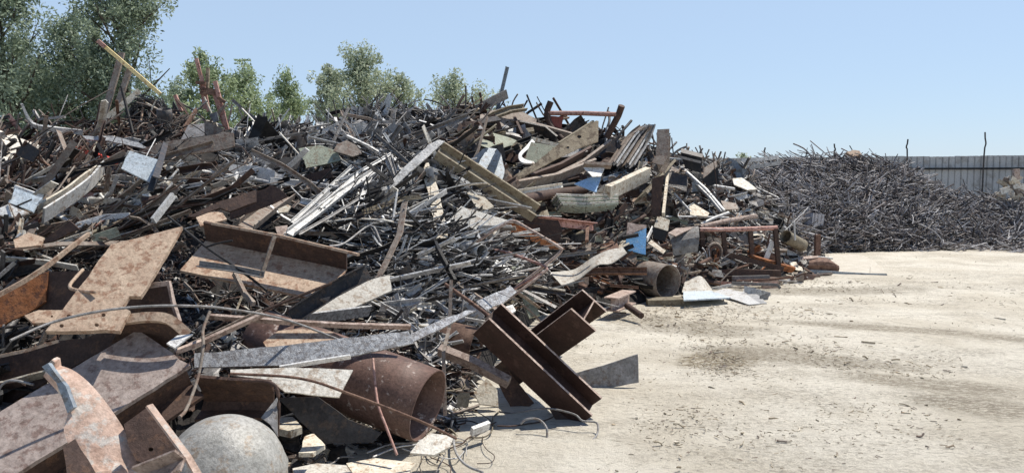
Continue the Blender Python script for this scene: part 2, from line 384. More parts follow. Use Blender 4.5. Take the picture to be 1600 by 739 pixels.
# ================================================================ setting: ground
def ground_mat():
    m = bpy.data.materials.new('sandy_ground'); m.use_nodes = True; t = m.node_tree; n = t.nodes; L = t.links.new
    b = n['Principled BSDF']; b.inputs['Roughness'].default_value = .95
    g = n.new('ShaderNodeNewGeometry')
    def vec(scale, rot=0, loc=(0,0,0)):
        mp = n.new('ShaderNodeMapping'); mp.inputs['Scale'].default_value = scale; mp.inputs['Rotation'].default_value = (0,0,rot)
        mp.inputs['Location'].default_value = loc
        L(g.outputs['Position'], mp.inputs[0]); return mp.outputs[0]
    def noise(v, s, d=6, r=.6, dist=0):
        k = n.new('ShaderNodeTexNoise'); k.inputs['Scale'].default_value = s; k.inputs['Detail'].default_value = d
        k.inputs['Roughness'].default_value = r; k.inputs['Distortion'].default_value = dist; L(v, k.inputs['Vector']); return k.outputs['Fac']
    def ramp(f, p0, p1, a=0., z=1.):
        r = n.new('ShaderNodeMapRange'); r.interpolation_type = 'SMOOTHSTEP'
        for k, x in zip(('From Min','From Max','To Min','To Max'), (p0, p1, a, z)): r.inputs[k].default_value = x
        L(f, r.inputs['Value']); return r.outputs[0]
    def mix(f, a, c, mode='MIX'):
        x = n.new('ShaderNodeMix'); x.data_type = 'RGBA'; x.blend_type = mode
        if isinstance(f, (int, float)): x.inputs['Factor'].default_value = f
        else: L(f, x.inputs['Factor'])
        for v, k in ((a, 'A'), (c, 'B')):
            if isinstance(v, tuple): x.inputs[k].default_value = col(v)
            else: L(v, x.inputs[k])
        return x.outputs['Result']
    def mul(a, c):
        x = n.new('ShaderNodeMath'); x.operation = 'MULTIPLY'
        for v, k in ((a, 0), (c, 1)):
            if isinstance(v, (int, float)): x.inputs[k].default_value = v
            else: L(v, x.inputs[k])
        return x.outputs[0]
    def add(a, c):
        x = n.new('ShaderNodeMath'); x.operation = 'MAXIMUM'; L(a, x.inputs[0]); L(c, x.inputs[1]); return x.outputs[0]
    W = vec((1,1,1))
    base = mix(ramp(noise(W, .55, 5), .38, .62), (.605,.545,.44), (.72,.665,.56))
    base = mix(mul(ramp(noise(W, 2.6, 6, .7), .5, .68), .3), base, (.40,.35,.28))
    # dusty grey-brown drifts of fine debris, stretched along the traffic direction
    str1 = vec((.42,1.0,1), rad(-14)); d1 = ramp(noise(str1, .95, 7, .68, .4), .44, .60)
    spk = ramp(noise(W, 21, 7, .8), .47, .56); spk2 = ramp(noise(vec((1,2.6,1), .3), 11, 6, .75), .53, .62)
    base = mix(mul(mul(d1, spk), .5), base, (.21,.175,.13))
    base = mix(mul(d1, .08), base, (.34,.30,.235))
    base = mix(mul(mul(ramp(noise(W, .8, 3), .35, .55), spk2), .6), base, (.28,.24,.185))
    # fixed patches: dark oily stain, debris band
    def blob(x, y, rx, ry, rot=0.):
        mp = n.new('ShaderNodeMapping'); mp.vector_type = 'TEXTURE'; mp.inputs['Location'].default_value = (x, y, 0)
        mp.inputs['Rotation'].default_value = (0,0,rot); mp.inputs['Scale'].default_value = (rx, ry, 50)
        L(g.outputs['Position'], mp.inputs[0])
        ln = n.new('ShaderNodeVectorMath'); ln.operation = 'LENGTH'; L(mp.outputs[0], ln.inputs[0])
        nz = noise(W, 2.4, 6, .7); s = n.new('ShaderNodeMath'); s.operation = 'MULTIPLY_ADD'; L(nz, s.inputs[0])
        s.inputs[1].default_value = -1.5; L(ln.outputs['Value'], s.inputs[2])
        return ramp(s.outputs[0], -.35, .35, 1, 0)
    def gp(px, py): d = ray(px, py); k = -CAMZ/d[2]; return d[0]*k, d[1]*k
    x, y = gp(1128, 562); st = blob(x, y, .62, .55)
    base = mix(mul(mul(st, ramp(noise(W, 17, 6, .75), .36, .56)), .85), base, (.17,.125,.06))
    band = None
    for (qx, qy, ax, ay, ro) in ((1080,510,1.2,.7,-.3),(1250,560,1.5,.5,-.4),(1430,600,1.1,.42,-.5),(1540,640,.8,.4,-.5),(1290,455,2.6,.7,.1),(1010,500,.8,.7,0),(1450,520,2.4,.35,-.45)):
        x, y = gp(qx, qy); k = blob(x, y, ax, ay, ro); band = k if band is None else add(band, k)
    base = mix(mul(mul(band, ramp(noise(vec((1,2.2,1), .2), 15, 7, .85), .42, .55)), .9), base, (.21,.175,.125))
    base = mix(mul(mul(band, ramp(noise(W, 6, 5, .7), .4, .6)), .3), base, (.33,.285,.215))
    # wheel ruts
    trk = None
    for (ax, ay, bx_, by_, wd) in ((1205,466,1600,515,.035),(1230,478,1600,536,.03),(1240,520,1520,590,.03),(1180,505,1290,560,.03),(1300,500,1600,570,.025),(1290,434,1600,452,.05),(1060,480,1180,500,.03),(1200,600,1400,690,.02),(1330,420,1600,432,.06)):
        x0, y0 = gp(ax, ay); x1, y1 = gp(bx_, by_); k = blob((x0+x1)/2, (y0+y1)/2, math.hypot(x1-x0, y1-y0)/2, wd, math.atan2(y1-y0, x1-x0)); trk = k if trk is None else add(trk, k)
    base = mix(mul(mul(trk, ramp(noise(W, 5, 6, .7), .4, .55)), .4), base, (.27,.235,.18))
    wv = n.new('ShaderNodeTexWave'); wv.inputs['Scale'].default_value = .42; wv.inputs['Distortion'].default_value = 2.2
    wv.inputs['Detail'].default_value = 4; wv.inputs['Detail Scale'].default_value = .6; wv.bands_direction = 'Y'
    L(vec((1,1,1), rad(22)), wv.inputs['Vector'])
    base = mix(mul(ramp(wv.outputs['Fac'], .9, .98), mul(spk2, .55)), base, (.30,.26,.20))
    L(base, b.inputs['Base Color'])
    bp = n.new('ShaderNodeBump'); bp.inputs['Strength'].default_value = .95; bp.inputs['Distance'].default_value = .05
    s1 = n.new('ShaderNodeMath'); s1.operation = 'ADD'; L(noise(W, 11, 9, .78), s1.inputs[0]); L(noise(str1, 2.2, 6, .7), s1.inputs[1])
    L(s1.outputs[0], bp.inputs['Height']); L(bp.outputs[0], b.inputs['Normal'])
    MATS['ground'] = m
ground_mat()
mb = MB()
xs = np.concatenate([[-1500,-300,-80], np.arange(-30, 40, .35), [90,300,1500]]); ys = np.concatenate([[-200,-20], np.arange(0, 34, .3), [40,80,300,2500]])
V = []
for y in ys:
    z = (vnoise(xs*.7+5, np.full_like(xs, y*.7))*.07+vnoise(xs*2.1, np.full_like(xs, y*2.1))*.03)*(1 if 0 < y < 34 else 0)
    V += [(x, y, zz if -31 < x < 41 else 0) for x, zz in zip(xs, z)]
nx = len(xs)
mb.add(V, [(j*nx+i, j*nx+i+1, (j+1)*nx+i+1, (j+1)*nx+i) for j in range(len(ys)-1) for i in range(nx-1)], 0, True)
tag(mb.build('ground', 'ground', origin=(0,0,0)), kind='structure')

# ================================================================ dense inside of the two heaps, coloured dark for the shade between pieces
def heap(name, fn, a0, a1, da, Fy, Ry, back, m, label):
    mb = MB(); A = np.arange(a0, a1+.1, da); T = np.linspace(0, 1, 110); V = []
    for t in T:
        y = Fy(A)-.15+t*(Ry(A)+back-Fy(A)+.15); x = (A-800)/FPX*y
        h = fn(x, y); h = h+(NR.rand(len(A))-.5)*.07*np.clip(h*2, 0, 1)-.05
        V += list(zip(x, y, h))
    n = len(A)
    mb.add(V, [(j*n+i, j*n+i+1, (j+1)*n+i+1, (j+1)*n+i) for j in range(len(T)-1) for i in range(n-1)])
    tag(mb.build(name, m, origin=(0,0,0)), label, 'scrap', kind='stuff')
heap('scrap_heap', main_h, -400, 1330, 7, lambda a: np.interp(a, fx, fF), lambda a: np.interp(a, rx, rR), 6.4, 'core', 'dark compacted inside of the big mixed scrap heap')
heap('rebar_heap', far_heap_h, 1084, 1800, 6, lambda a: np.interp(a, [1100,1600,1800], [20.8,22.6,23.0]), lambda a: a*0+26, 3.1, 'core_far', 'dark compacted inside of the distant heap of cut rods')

# ================================================================ corrugated yard fence behind the heaps
def fence():
    px0 = [1770,1652,1533,1414,1300,1193,1092,996,905]; Y0 = [29.6,30.3,31,31.8,32.7,33.6,34.6,35.6,36.7]
    tops = [212,214,207,218,225,231,236,240,242]
    base = [P(p, 280, y) for p, y in zip(px0, Y0)]; f = root('yard_fence', 'grey corrugated sheet metal fence along the back of the yard', 'fence', (base[3].x, base[3].y, 0))
    for i, b in enumerate(base):
        th = P(px0[i], tops[i], Y0[i]).z; k = .18*(1 if i % 2 else -1)
        mb = MB(); sweep(mb, circ(.032, 6), smoothpath([(b.x,b.y-.12,0),(b.x,b.y-.12,2.9),(b.x-k*.3,b.y-.12,3.0+(th-3)*.45),(b.x-k*.1,b.y-.12,3.0+(th-3)*.7),(b.x,b.y-.12,th)], 3), (1,0,0), smooth=True); mb.build('post', 'steel_dark', f)
    R2 = random.Random(3)
    for i in range(len(base)-1):
        a, b = base[i], base[i+1]; 
        for z, s in ((2.42,.07),(.9,.06)):
            mb = MB(); sweep(mb, rect(s, s), [(a.x,a.y-.06,z),(b.x,b.y-.06,z)]); mb.build('rail', 'black', f)
        for k in range(3):
            p = a.lerp(b, k/3); q = a.lerp(b, (k+1)/3); mb = MB(); n = 28; V = []
            h = 2.93+R2.uniform(-.025,.02)
            for j in range(n+1):
                c = p.lerp(q, j/n*1.02); d = .055 if (j % 7) == 0 else 0
                V += [(c.x, c.y+d+.03, .03), (c.x, c.y+d+.03, h+R2.uniform(-.006,.006))]
            N = len(V); V += [(x, y+.006, z) for x, y, z in V]
            F = [(2*j, 2*j+2, 2*j+3, 2*j+1) for j in range(n)]; F += [tuple(x+N for x in reversed(g)) for g in F]
            F += [(2*j+1, 2*j+3, 2*j+3+N, 2*j+1+N) for j in range(n)]
            mb.add(V, F); mb.build('sheet', 'fence_sheet', f)
mat('fence_sheet', (.50,.50,.49), (.58,.58,.565), (.40,.385,.36), .35, rough=.6, scale=1.3, vary=.07, bump=.05)
fence()

# ================================================================ trees beyond the fence
def leaf_mat(name, a, b):
    m = bpy.data.materials.new(name); m.use_nodes = True; t = m.node_tree; n = t.nodes; L = t.links.new
    bs = n['Principled BSDF']; bs.inputs['Roughness'].default_value = .55
    g = n.new('ShaderNodeNewGeometry'); r = n.new('ShaderNodeValToRGB'); r.color_ramp.elements[0].color = col(a); r.color_ramp.elements[1].color = col(b)
    L(g.outputs['Random Per Island'], r.inputs[0]); L(r.outputs[0], bs.inputs['Base Color'])
    tr = n.new('ShaderNodeBsdfTranslucent'); L(r.outputs[0], tr.inputs[0]); mx = n.new('ShaderNodeMixShader'); mx.inputs[0].default_value = .38
    L(bs.outputs[0], mx.inputs[1]); L(tr.outputs[0], mx.inputs[2]); L(mx.outputs[0], n['Material Output'].inputs[0]); MATS[name] = m
leaf_mat('leaf_dark', (.10,.14,.09), (.40,.48,.34)); leaf_mat('leaf_pale', (.18,.24,.13), (.44,.52,.31))
leaf_mat('leaf_dust', (.24,.29,.19), (.52,.57,.42))
mat('bark', (.06,.05,.04), (.12,.10,.08), None, rough=.95)
def tree(label, px, Y, top_py, wpx, m, n_leaf, leaf, seed, low=.12, bare=0, lean=0., dens=1.0, group='trees beyond the fence', columns=None):
    rr = random.Random(seed); base = P(px, 300, Y); bx = base.x; H = P(px, top_py, Y).z; W = wpx/FPX*Y/2*1.3
    f = root('leafy_tree', label, 'tree', (bx, Y, 0), group)
    tips = []; mt = MB()
    tr = [(bx, Y, 0), (bx+lean*.3, Y, H*.3), (bx+lean*.6, Y+.1, H*.6), (bx+lean, Y, H*.95)]
    r0 = H*.022
    sweep(mt, circ(r0, 8), smoothpath(tr, 4), (1,0,0), smooth=True, scale=[1-.93*i/12 for i in range(13)])
    nb = 34
    for i in range(nb):
        t = low+(1-low)*(i+rr.random()*.8)/nb*.95; o = Vector(tr[0]).lerp(Vector(tr[-1]), t); o.x = bx+lean*t
        an = rr.uniform(0, 6.283); prof = math.sin(min(1, (t-low+.12)/(1-low+.02)*1.02)*math.pi)**.55 if t < .97 else .3
        ln = W*(.35+.75*rr.random())*max(prof, .25)*.95
        d = Vector((math.cos(an)*ln, math.sin(an)*ln*.8, ln*rr.uniform(.35, .95)))
        e = o+d
        if e.z > H*.98: e.z = H*rr.uniform(.9, .99)
        mid = o.lerp(e, .5)+Vector((rr.uniform(-.1,.1)*ln, 0, -.08*ln))
        sweep(mt, circ(r0*.38*(1-t*.6), 5), [o, mid, e], (0,1,.2), smooth=True, scale=[1,.7,.25])
        for k in range(6):
            q = o.lerp(e, .35+.75*rr.random())+Vector([rr.gauss(0, .15*W) for _ in range(3)]); tips.append((q, rr.uniform(.45, 1.15)))
            if k < 2: sweep(mt, circ(r0*.10, 4), [mid.lerp(e, .3+.3*k), q], (0,1,.2), scale=[1,.4])
    tips.append((Vector((bx+lean, Y, H*.93)), .6))
    mt.build('trunk', 'bark', f)
    N = int(n_leaf*dens*1.55); cw = W*.145
    idx = np.array([rr.randrange(len(tips)) for _ in range(N)]); C = np.array([tuple(t[0]) for t in tips])[idx]; S = np.array([t[1] for t in tips])[idx]*cw
    st = np.random.RandomState(seed)
    D = st.normal(size=(N, 3)); D /= np.linalg.norm(D, axis=1)[:, None]; D *= (st.rand(N)**.45)[:, None]*S[:, None]*1.35; D[:, 2] *= 1.3
    C = C+D; C[:, 2] = np.clip(C[:, 2], .8, H*1.02)
    a = st.normal(size=(N, 3)); a[:, 2] -= .5; a /= np.linalg.norm(a, axis=1)[:, None]; b = np.cross(a, st.normal(size=(N, 3))); b /= np.linalg.norm(b, axis=1)[:, None]
    sz = (leaf*.60*(.6+.8*st.rand(N)))[:, None]
    V = np.stack([C-a*sz, C+b*sz*.42, C+a*sz, C-b*sz*.42], 1).reshape(-1, 3)-np.array([bx, Y, 0])
    me = bpy.data.meshes.new('crown'); me.vertices.add(4*N); me.vertices.foreach_set('co', V.ravel()); me.loops.add(4*N); me.loops.foreach_set('vertex_index', np.arange(4*N))
    me.polygons.add(N); me.polygons.foreach_set('loop_start', np.arange(0, 4*N, 4)); me.polygons.foreach_set('loop_total', np.full(N, 4)); me.materials.append(MATS[m]); me.update()
    o = bpy.data.objects.new('crown', me); COL.objects.link(o); o.parent = f
tree('tall dark green tree at the far left edge, cut by the frame', 12, 21, -70, 190, 'leaf_dark', 13500, .09, 1, low=.25)
tree('dark green tree filling the gap behind the leaning yellow pole', 118, 23, 8, 150, 'leaf_dark', 10500, .09, 2, low=.2)
tree('tallest dark tree, rising above the frame right of the yellow pole', 212, 22, -75, 165, 'leaf_dark', 13500, .09, 3, low=.3, lean=-.3)
tree('bushy dark tree low behind the upright grey planks', 60, 24, 90, 190, 'leaf_dark', 8500, .11, 4, low=.1)
tree('low dark green tree behind the coil of wire mesh', 178, 23.5, 95, 130, 'leaf_dark', 9000, .11, 14, low=.1)
tree('slim pale green tree behind the pink rusty stand', 328, 34, 72, 100, 'leaf_pale', 8000, .13, 5, low=.1)
tree('round pale green tree right of the pink rusty stand', 385, 36, 100, 110, 'leaf_pale', 8000, .13, 6, low=.1)
tree('narrow yellowish green tree in the middle of the treeline', 452, 38, 105, 80, 'leaf_pale', 7000, .13, 7, low=.1)
tree('tallest of the pale dusty trees, behind the middle of the heap', 568, 40, 62, 110, 'leaf_dust', 10500, .14, 8, low=.1)
tree('pale dusty tree with a blunt top left of the tallest dusty one', 518, 41, 88, 70, 'leaf_dust', 6000, .14, 9, low=.1)
tree('lower pale tree on the right flank of the tallest dusty one', 622, 41, 105, 85, 'leaf_dust', 6500, .14, 10, low=.1)
tree('airy pale tree standing alone left of the dark skyline bar', 712, 42, 113, 112, 'leaf_dust', 8500, .14, 11, low=.1)
tree('small faint tree tip between the heap and the ladder', 1161, 60, 238, 30, 'leaf_dust', 1500, .2, 12, low=.1)
tree('low green tree behind the rusty stand and the wire coil', 282, 33, 128, 90, 'leaf_pale', 5500, .13, 13, low=.1)

# ================================================================ large named pieces of scrap
# ---- foreground, bottom left
D_ = 'scrap'
def ibeam(name, label, cat, A, YA, B, YB, flange, w, h, m, t=.02, tw=.014, short=None):
    a, b = P(*A, YA), P(*B, YB); mb = MB(); sweep(mb, isec(w, h, t, tw), [a, b], flange); o = mb.build(name, m); note([A, B], short); return tag(o, label, cat)
# wide pale flange of the beam lying across the bottom left corner
def ground_beam():
    px = Z4(-60,500, 612,100, 848,255, 505,472, 40,760, -60,760)
    pts, n = poly3(px, Vector((.05,-.62,.78)), 4.3)
    f = root('steel_beam', 'wide purplish grey steel beam lying across the bottom left corner', 'beam', sum(pts, Vector())/len(pts)); note(px, 'the wide purplish beam')
    plate('flange', None, None, px, 'purple_plate', n=n, Y=4.3, t=.028, parent=f)
    ax = (pts[2]-pts[3]).normalized()
    s = (pts[1]-pts[2]); s = (s-ax*s.dot(ax)).normalized()
    q0 = pts[3]+s*.10-n*.03-ax*.9; q1 = pts[2]+s*.12-n*.03
    mb = MB(); sweep(mb, rect(.022,.26), [q0-n*.13, q1-n*.13], s); mb.build('web', 'rust_dark', f)
    mb = MB(); sweep(mb, rect(.30,.026), [q0-n*.27, q1-n*.27], s); mb.build('flange', 'rust_dark', f)
ground_beam()
strap = ribbon('torn_strap', 'salmon coloured bent steel strap with a torn grey end, lying over the wide beam', 'steel strap',
  Z4(200,262, 268,370, 302,465, 285,555, 345,680, 440,790, 470,1100, 480,1500), Z4(245,252, 335,285, 432,372, 545,528, 600,650, 665,790, 700,1100, 720,1500), 'salmon', YA=[3.62,3.56,3.5,3.45,3.4,3.35,3.3,3.28], YB=[3.72,3.68,3.62,3.56,3.5,3.45,3.4,3.38], t=.035, nw=5, sag=.008, short='the salmon torn strap')
plate('torn_lip', None, None, Z4(186,264, 214,248, 250,300, 292,350, 328,445, 300,470, 276,400, 250,335), 'slate', n=FACE, Y=3.5, t=.03, parent=strap)
bk = plate('steel_block', 'dark rusty plate with a bolt hole and pale cut edge beside the tank', 'steel plate', Z4(552,520, 668,436, 800,622, 700,700, 610,690, 570,610), 'rust_dark', n=HALF, Y=3.5, t=.05, holes=[(Z4(672,632)[0][0], Z4(672,632)[0][1], 4.2)], short='the dark plate with the bolt hole')
bar('salmon_bar', 'salmon cut bar running down to the frame edge beside the tank', 'steel bar', Z4(664,436, 745,545, 835,665, 900,775, 930,1200), rect(.012,.035), 'salmon', Y=[3.5,3.46,3.42,3.38,3.3])
plate('rusty_offcut', 'small rough brown offcut under the salmon strap at the frame edge', 'steel plate', Z4(280,620, 335,585, 395,680, 440,760, 300,760), 'rust_dark', n=LIT, Y=3.33, t=.04)
bar('angle_piece', 'pale purplish angle piece at the very bottom beside the dark holed plate', 'steel bar', Z4(640,745, 830,670), lsec(.07,.07,.012), 'rust_pale', Y=[3.35,3.3], side=(.3,-.5,.8))
# domed tank end
def tank():
    c = P(352, 742, 4.15); f = MB(); V = []; n = 48; rings = []
    r = .335
    prof = [(r*.02, r*.985)]+[(r*math.sin(a), r*.98*math.cos(a)) for a in [math.pi/2*k/12 for k in range(1, 13)]]+[(r,-.25),(r,-.7),(r*.98,-.72)]
    for k, (q, z) in enumerate(prof):
        for j in range(n):
            th = j*2*math.pi/n; d = 1+.015*math.sin(3*th+k*.4)+(.02*math.sin(5*th) if k < 8 else 0)+(.022 if k == 11 else 0)-.05*math.exp(-((th-4.9)**2*9+(k-7)**2*.35))-.04*math.exp(-((th-4.1)**2*12+(k-5)**2*.5))
            V.append((c.x+q*math.cos(th)*d, c.y+q*math.sin(th)*d, c.z+z))
    m = len(prof)
    f.add(V, [(i*n+j, i*n+(j+1) % n, (i+1)*n+(j+1) % n, (i+1)*n+j) for i in range(m-1) for j in range(n)], 0, True); f.add(V[:n], [tuple(range(n))]); f.add(V[-n:], [tuple(range(n))])
    o = f.build('tank', 'tank'); note([(352, 690)], 'the grey domed tank'); tag(o, 'grey scuffed steel tank with a domed end at the bottom edge', 'tank')
tank()
# dark curved plates left
plate('bent_plate', 'rusty brown trough wall with orange scale at the left edge', 'steel plate', Z3(-40,500, 0,480, 140,405, 280,345, 262,520, 140,600, 0,668, -40,690), 'rust_orange', n=(.25,-.9,.35), Y=5.4, t=.03, short='the orange rusty trough')
plate('brown_plate', 'dark brown flat wall inside the rusty trough at left', 'steel plate', Z3(275,350, 522,342, 500,420, 380,575, 210,568), 'rust_dark', n=FACE, Y=5.5, t=.03)
bar('tan_strip', 'long tan strip curving over the rusty trough', 'steel strip', Z3(-40,500, 130,408, 270,318, 400,215, 512,132), rect(.03,.02), 'rust_tan', Y=[5.0,5.15,5.3,5.5,5.8], curve=4)
plate('floor_plate', 'tan rusty floor piece with a bolt hole beside the trough', 'steel plate', Z3(140,600, 222,570, 365,570, 320,640, 190,645), 'rust_tan', n=LIT, Y=5.0, t=.02, holes=[(81,494,2.2)])
tube('bent_rod', 'tan rod bent into a hook left of the large tan plate', 'rod', Z3(478,338, 440,380, 402,432, 440,455, 560,468), .011, 'rust_tan', Y=[5.0,4.9,4.8,4.75,4.7])
plate('tan_plate', 'large rusty tan plate with cut corners and four bolt holes', 'steel plate', Z3(1052,88, 905,342, 812,490, 748,488, 705,552, 752,575, 690,690, 262,690, 312,632, 640,192), 'rust_tan', n=(.12,-.62,.78), Y=4.75, t=.03,
  holes=[(q[0], q[1], 3.6) for q in Z3(397,605, 597,598, 355,660, 558,655)], short='the large tan plate with bolt holes')
bar('rusty_prop', 'dark rusty bar propping up the large tan plate', 'steel bar', Z3(905,350, 870,430), rect(.05,.05), 'rust_dark', Y=5.0)
dsp = plate('dark_plate', 'dark square plate standing behind the large tan plate', 'steel plate', Z3(755,425, 975,418, 1000,540, 1010,640, 740,620, 720,540), 'rust_dark', n=FACE, Y=5.1, t=.03)
bar('edge_strip', None, None, Z3(845,432, 975,415, 1000,530, 1035,640), rect(.035,.02), 'rust_pale', Y=[4.95,4.95,4.9,4.85], parent=dsp)
arp = ribbon('arched_plate', 'arched dark plate with a tan top edge right of the bolt holes', 'steel plate', Z3(715,628, 850,612, 975,625, 1075,700), Z3(640,760, 760,765, 880,775, 960,790), 'rust_dark', YA=[4.7]*4, YB=[4.85]*4, t=.02)
bar('rim', None, None, Z3(715,628, 850,612, 975,625, 1085,712), rect(.03,.06), 'rust_tan', Y=[4.66]*4, curve=4, side=(0,-.8,.6), parent=arp)
plate('corner_piece', 'small grey angled end plate beside the arched rim', 'steel plate', Z4(742,160, 790,125, 860,118, 830,140, 780,180), 'galv', n=LIT, Y=4.5, t=.012)
tube('cable', 'long dark cable sagging from the left edge across to the middle of the heap', 'cable', Z3(60,745, 270,652, 470,597, 700,560, 950,545, 1182,550)+Z5(250,545, 450,577, 620,622, 850,712), .008, 'steel', Y=[4.0,4.2,4.3,4.4,4.5,4.6,4.8,5,5.2,5.4], short='the long sagging cable')
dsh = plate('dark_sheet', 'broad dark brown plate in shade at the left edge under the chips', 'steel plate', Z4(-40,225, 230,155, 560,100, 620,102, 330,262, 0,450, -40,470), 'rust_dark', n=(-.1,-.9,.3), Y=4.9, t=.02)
bar('lip', None, None, Z4(-30,224, 120,192, 260,150), rect(.02,.012), 'rust_tan', Y=4.8, parent=dsh)
tube('thin_hook', 'thin pale hooked rod on the dark plate at the left edge', 'rod', Z4(-20,400, 10,345, 60,325, 150,345), .008, 'steel', Y=4.5)
tube('hose', 'pale grey hose hanging down beside the tank', 'hose', Z4(935,18, 905,100, 905,180, 880,320, 832,450, 800,490), .010, 'taupe', Y=[4.9,4.8,4.7,4.6,4.4,4.2], short='the pale hanging hose')
bar('flat_bar', 'long dusty pink flat bar rising right from behind the wide beam', 'steel bar', Z4(780,200, 910,150, 1172,32), rect(.038,.02), 'rust_pale', Y=[4.7,4.9,5.1], side=(0,-.7,.7))
# ---- foreground centre
chn = root('channel', 'large rust brown channel lying on its back left of centre', 'channel', P(420, 410, 6.4)); note([(420,410)], 'the large rusty channel')
bar('web', None, None, Z5(145,188, 880,338), [(0,-.012),(.44,-.012),(.44,.012),(0,.012)], 'rust_tan', Y=[6.5,6.4], side=(0.16,-.84,-.53), parent=chn)
bar('flange', None, None, Z5(145,188, 880,338), [(0,-.012),(.20,-.012),(.20,.012),(0,.012)], 'rust_dark', Y=[6.49,6.39], side=(-.02,-.53,.85), parent=chn)  # shade of the underside put into a darker brown than the web
bar('lit_edge_strip', 'thin tan strip put in for the lit outer edge of the channel flange', 'steel strip', Z5(172,98, 500,158, 890,250, 940,262), rect(.02,.03), 'rust_tan', Y=[6.2,6.2,6.15,6.1])  # lit outer edge of the flange, painted as a separate tan strip
bar('bracket', 'grey angle bracket arm lying on the rusty channel', 'bracket', Z5(512,168, 440,385), lsec(.04,.04,.008), 'taupe', Y=[6.0,5.85])
bar('bracket', 'grey angle arm with frayed end crossing the lower channel', 'bracket', Z5(108,322, 300,350, 445,380), lsec(.045,.045,.008), 'steel', Y=[6.0,5.9,5.84])
tube('dark_rod', 'thin dark rod lying diagonally across the rusty channel', 'rod', Z5(-60,60, 150,228, 300,330, 460,448), .010, 'black', Y=[6.4,6.1,5.9,5.8])
tube('dark_rod', 'short dark bent rod on the upper left of the channel', 'rod', Z5(140,222, 205,202, 280,188), .008, 'black', Y=6.0)
bar('rusty_prop', 'short rusty prop sticking down below the channel', 'steel bar', Z5(290,360, 345,470, 390,520), rect(.04,.03), 'taupe', Y=[6.0,5.9,5.8])
bar('dark_channel', 'dark grey channel pointing up right beside the rusty channel', 'channel', Z5(585,590, 800,450, 990,352), csec(.10,.13,.012), 'steel_dark', Y=[5.9,6.1,6.3], side=(.3,-.9,.2), short='the dark grey channel')
plate('pale_strip', 'mottled greenish cream strip of sheet right of the channel', 'sheet metal', Z5(680,580, 800,490, 880,420, 1105,368, 1115,450, 900,545, 700,585), 'sheet_pale', n=LIT, off=.25, short='the mottled cream strip')
bar('speckled_strip', 'short speckled grey strip with a dark gap below the cream strip', 'steel strip', Z5(660,600, 1000,555), rect(.11,.02), 'galv_speck', off=.3, side=(0,-.6,.8))
bar('pale_flat_bar', 'long pale flat bar lying level under the rusty channel', 'steel bar', Z5(155,585, 500,610, 860,632, 1215,640), rect(.045,.02), 'rust_pale', Y=[5.5,5.5,5.6,5.7], side=(0,-.6,.8), short='the long pale flat bar')
bar('angle_bar', 'tan angle bar rising left of the long pale bar', 'steel bar', Z5(60,745, 250,655, 440,562), lsec(.042,.042,.008), 'taupe', Y=[5.1,5.2,5.3], side=(0,-.6,.8))
tube('rod_up', 'thin dark rod rising to the right above the long pale bar', 'rod', Z5(240,655, 480,540, 800,410), .011, 'rust_dark', Y=[5.5,5.6,5.8])
plate('rounded_plate', 'tan rounded plate partly covered below the long pale bar', 'steel plate', Z5(440,720, 520,660, 640,650, 800,665, 870,700, 700,745, 460,750), 'rust_tan', n=LIT, Y=5.5)
plate('speckled_sheet', 'long speckled galvanised strip running right across the foreground', 'sheet metal', Z6(-175,160, 200,128, 350,110, 860,52, 888,110, 600,172, 300,215, -175,228), 'galv_speck', n=HALF, Y=5.15, t=.015, short='the long speckled strip')
plate('pale_sheet', 'pale grey pointed sheet with a speckled lower lip over the dark pipe', 'sheet metal', Z6(0,238, 300,228, 592,240, 560,300, 525,372, 262,345, 190,288, 0,262), 'sheet_pale', n=(.1,-.7,.7), Y=4.85, t=.012, short='the pale pointed sheet')
bar('sheet_strip', 'thin pale strip under the long speckled one', 'steel strip', Z6(240,230, 420,200, 580,176), rect(.035,.012), 'bright', Y=[4.98,5.0,5.02], side=(0,-.5,.8))
hp = ribbon('half_pipe', 'dark open half pipe behind the tank', 'pipe', Z6(-175,275, 0,290, 100,292, 195,302), Z6(-175,480, -20,470, 70,470, 150,472), 'rust_dark', YA=[4.8]*4, YB=[4.9]*4, sag=-.15, t=.02, short='the dark half pipe')
plate('metal_sheet', 'grey bent sheet hanging at the mouth of the half pipe', 'sheet metal', Z6(148,470, 228,368, 226,470, 228,560, 190,500), 'steel', n=HALF, Y=4.6)
tube('rim', None, None, Z6(60,292, 190,300, 232,365, 226,560), .012, 'rust_dark', Y=[4.65]*4, parent=hp)
def big_pipe(name, label, cx, cy, Y, axis, r, L, t, m, short, n=56, ripple=.012, flat=1.):
    c = P(cx, cy, Y); a = Vector(axis).normalized(); mb = MB(); hollow(mb, c, c+a*L, r, t, n, ripple=ripple, flat=flat)
    note([(cx, cy)], short); return tag(mb.build(name, m), label, 'pipe')
big_pipe('large_pipe', 'large rusty brown pipe with pale spots, open end facing right', Z6(955,420)[0][0], Z6(955,420)[0][1]-2, 5.55, (-.93,.33,.24), .275, 1.5, .014, 'pipe_rust', 'the large spotted pipe')
tube('thin_pipe', 'reddish rod leaning down over the spotted pipe', 'rod', Z6(688,185, 710,390, 755,520, 805,650), .009, 'pink_rust', Y=[5.3,5.1,5.0,4.9])
tube('long_rod', 'long brown rod running down right past the mouth of the spotted pipe', 'rod', Z6(0,258, 330,280, 560,350, 900,480, 1092,572), .009, 'rust', Y=[4.7,4.75,4.8,4.9,5.0], short='the long brown rod')
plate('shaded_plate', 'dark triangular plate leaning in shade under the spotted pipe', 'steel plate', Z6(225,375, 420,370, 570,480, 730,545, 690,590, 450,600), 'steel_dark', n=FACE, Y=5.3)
plate('rubble_slab', 'pale broken slab in the shadow right of the tank', 'slab', Z6(228,470, 300,466, 346,515, 292,536, 228,522), 'cream', n=FLAT, Y=5.3, t=.05)
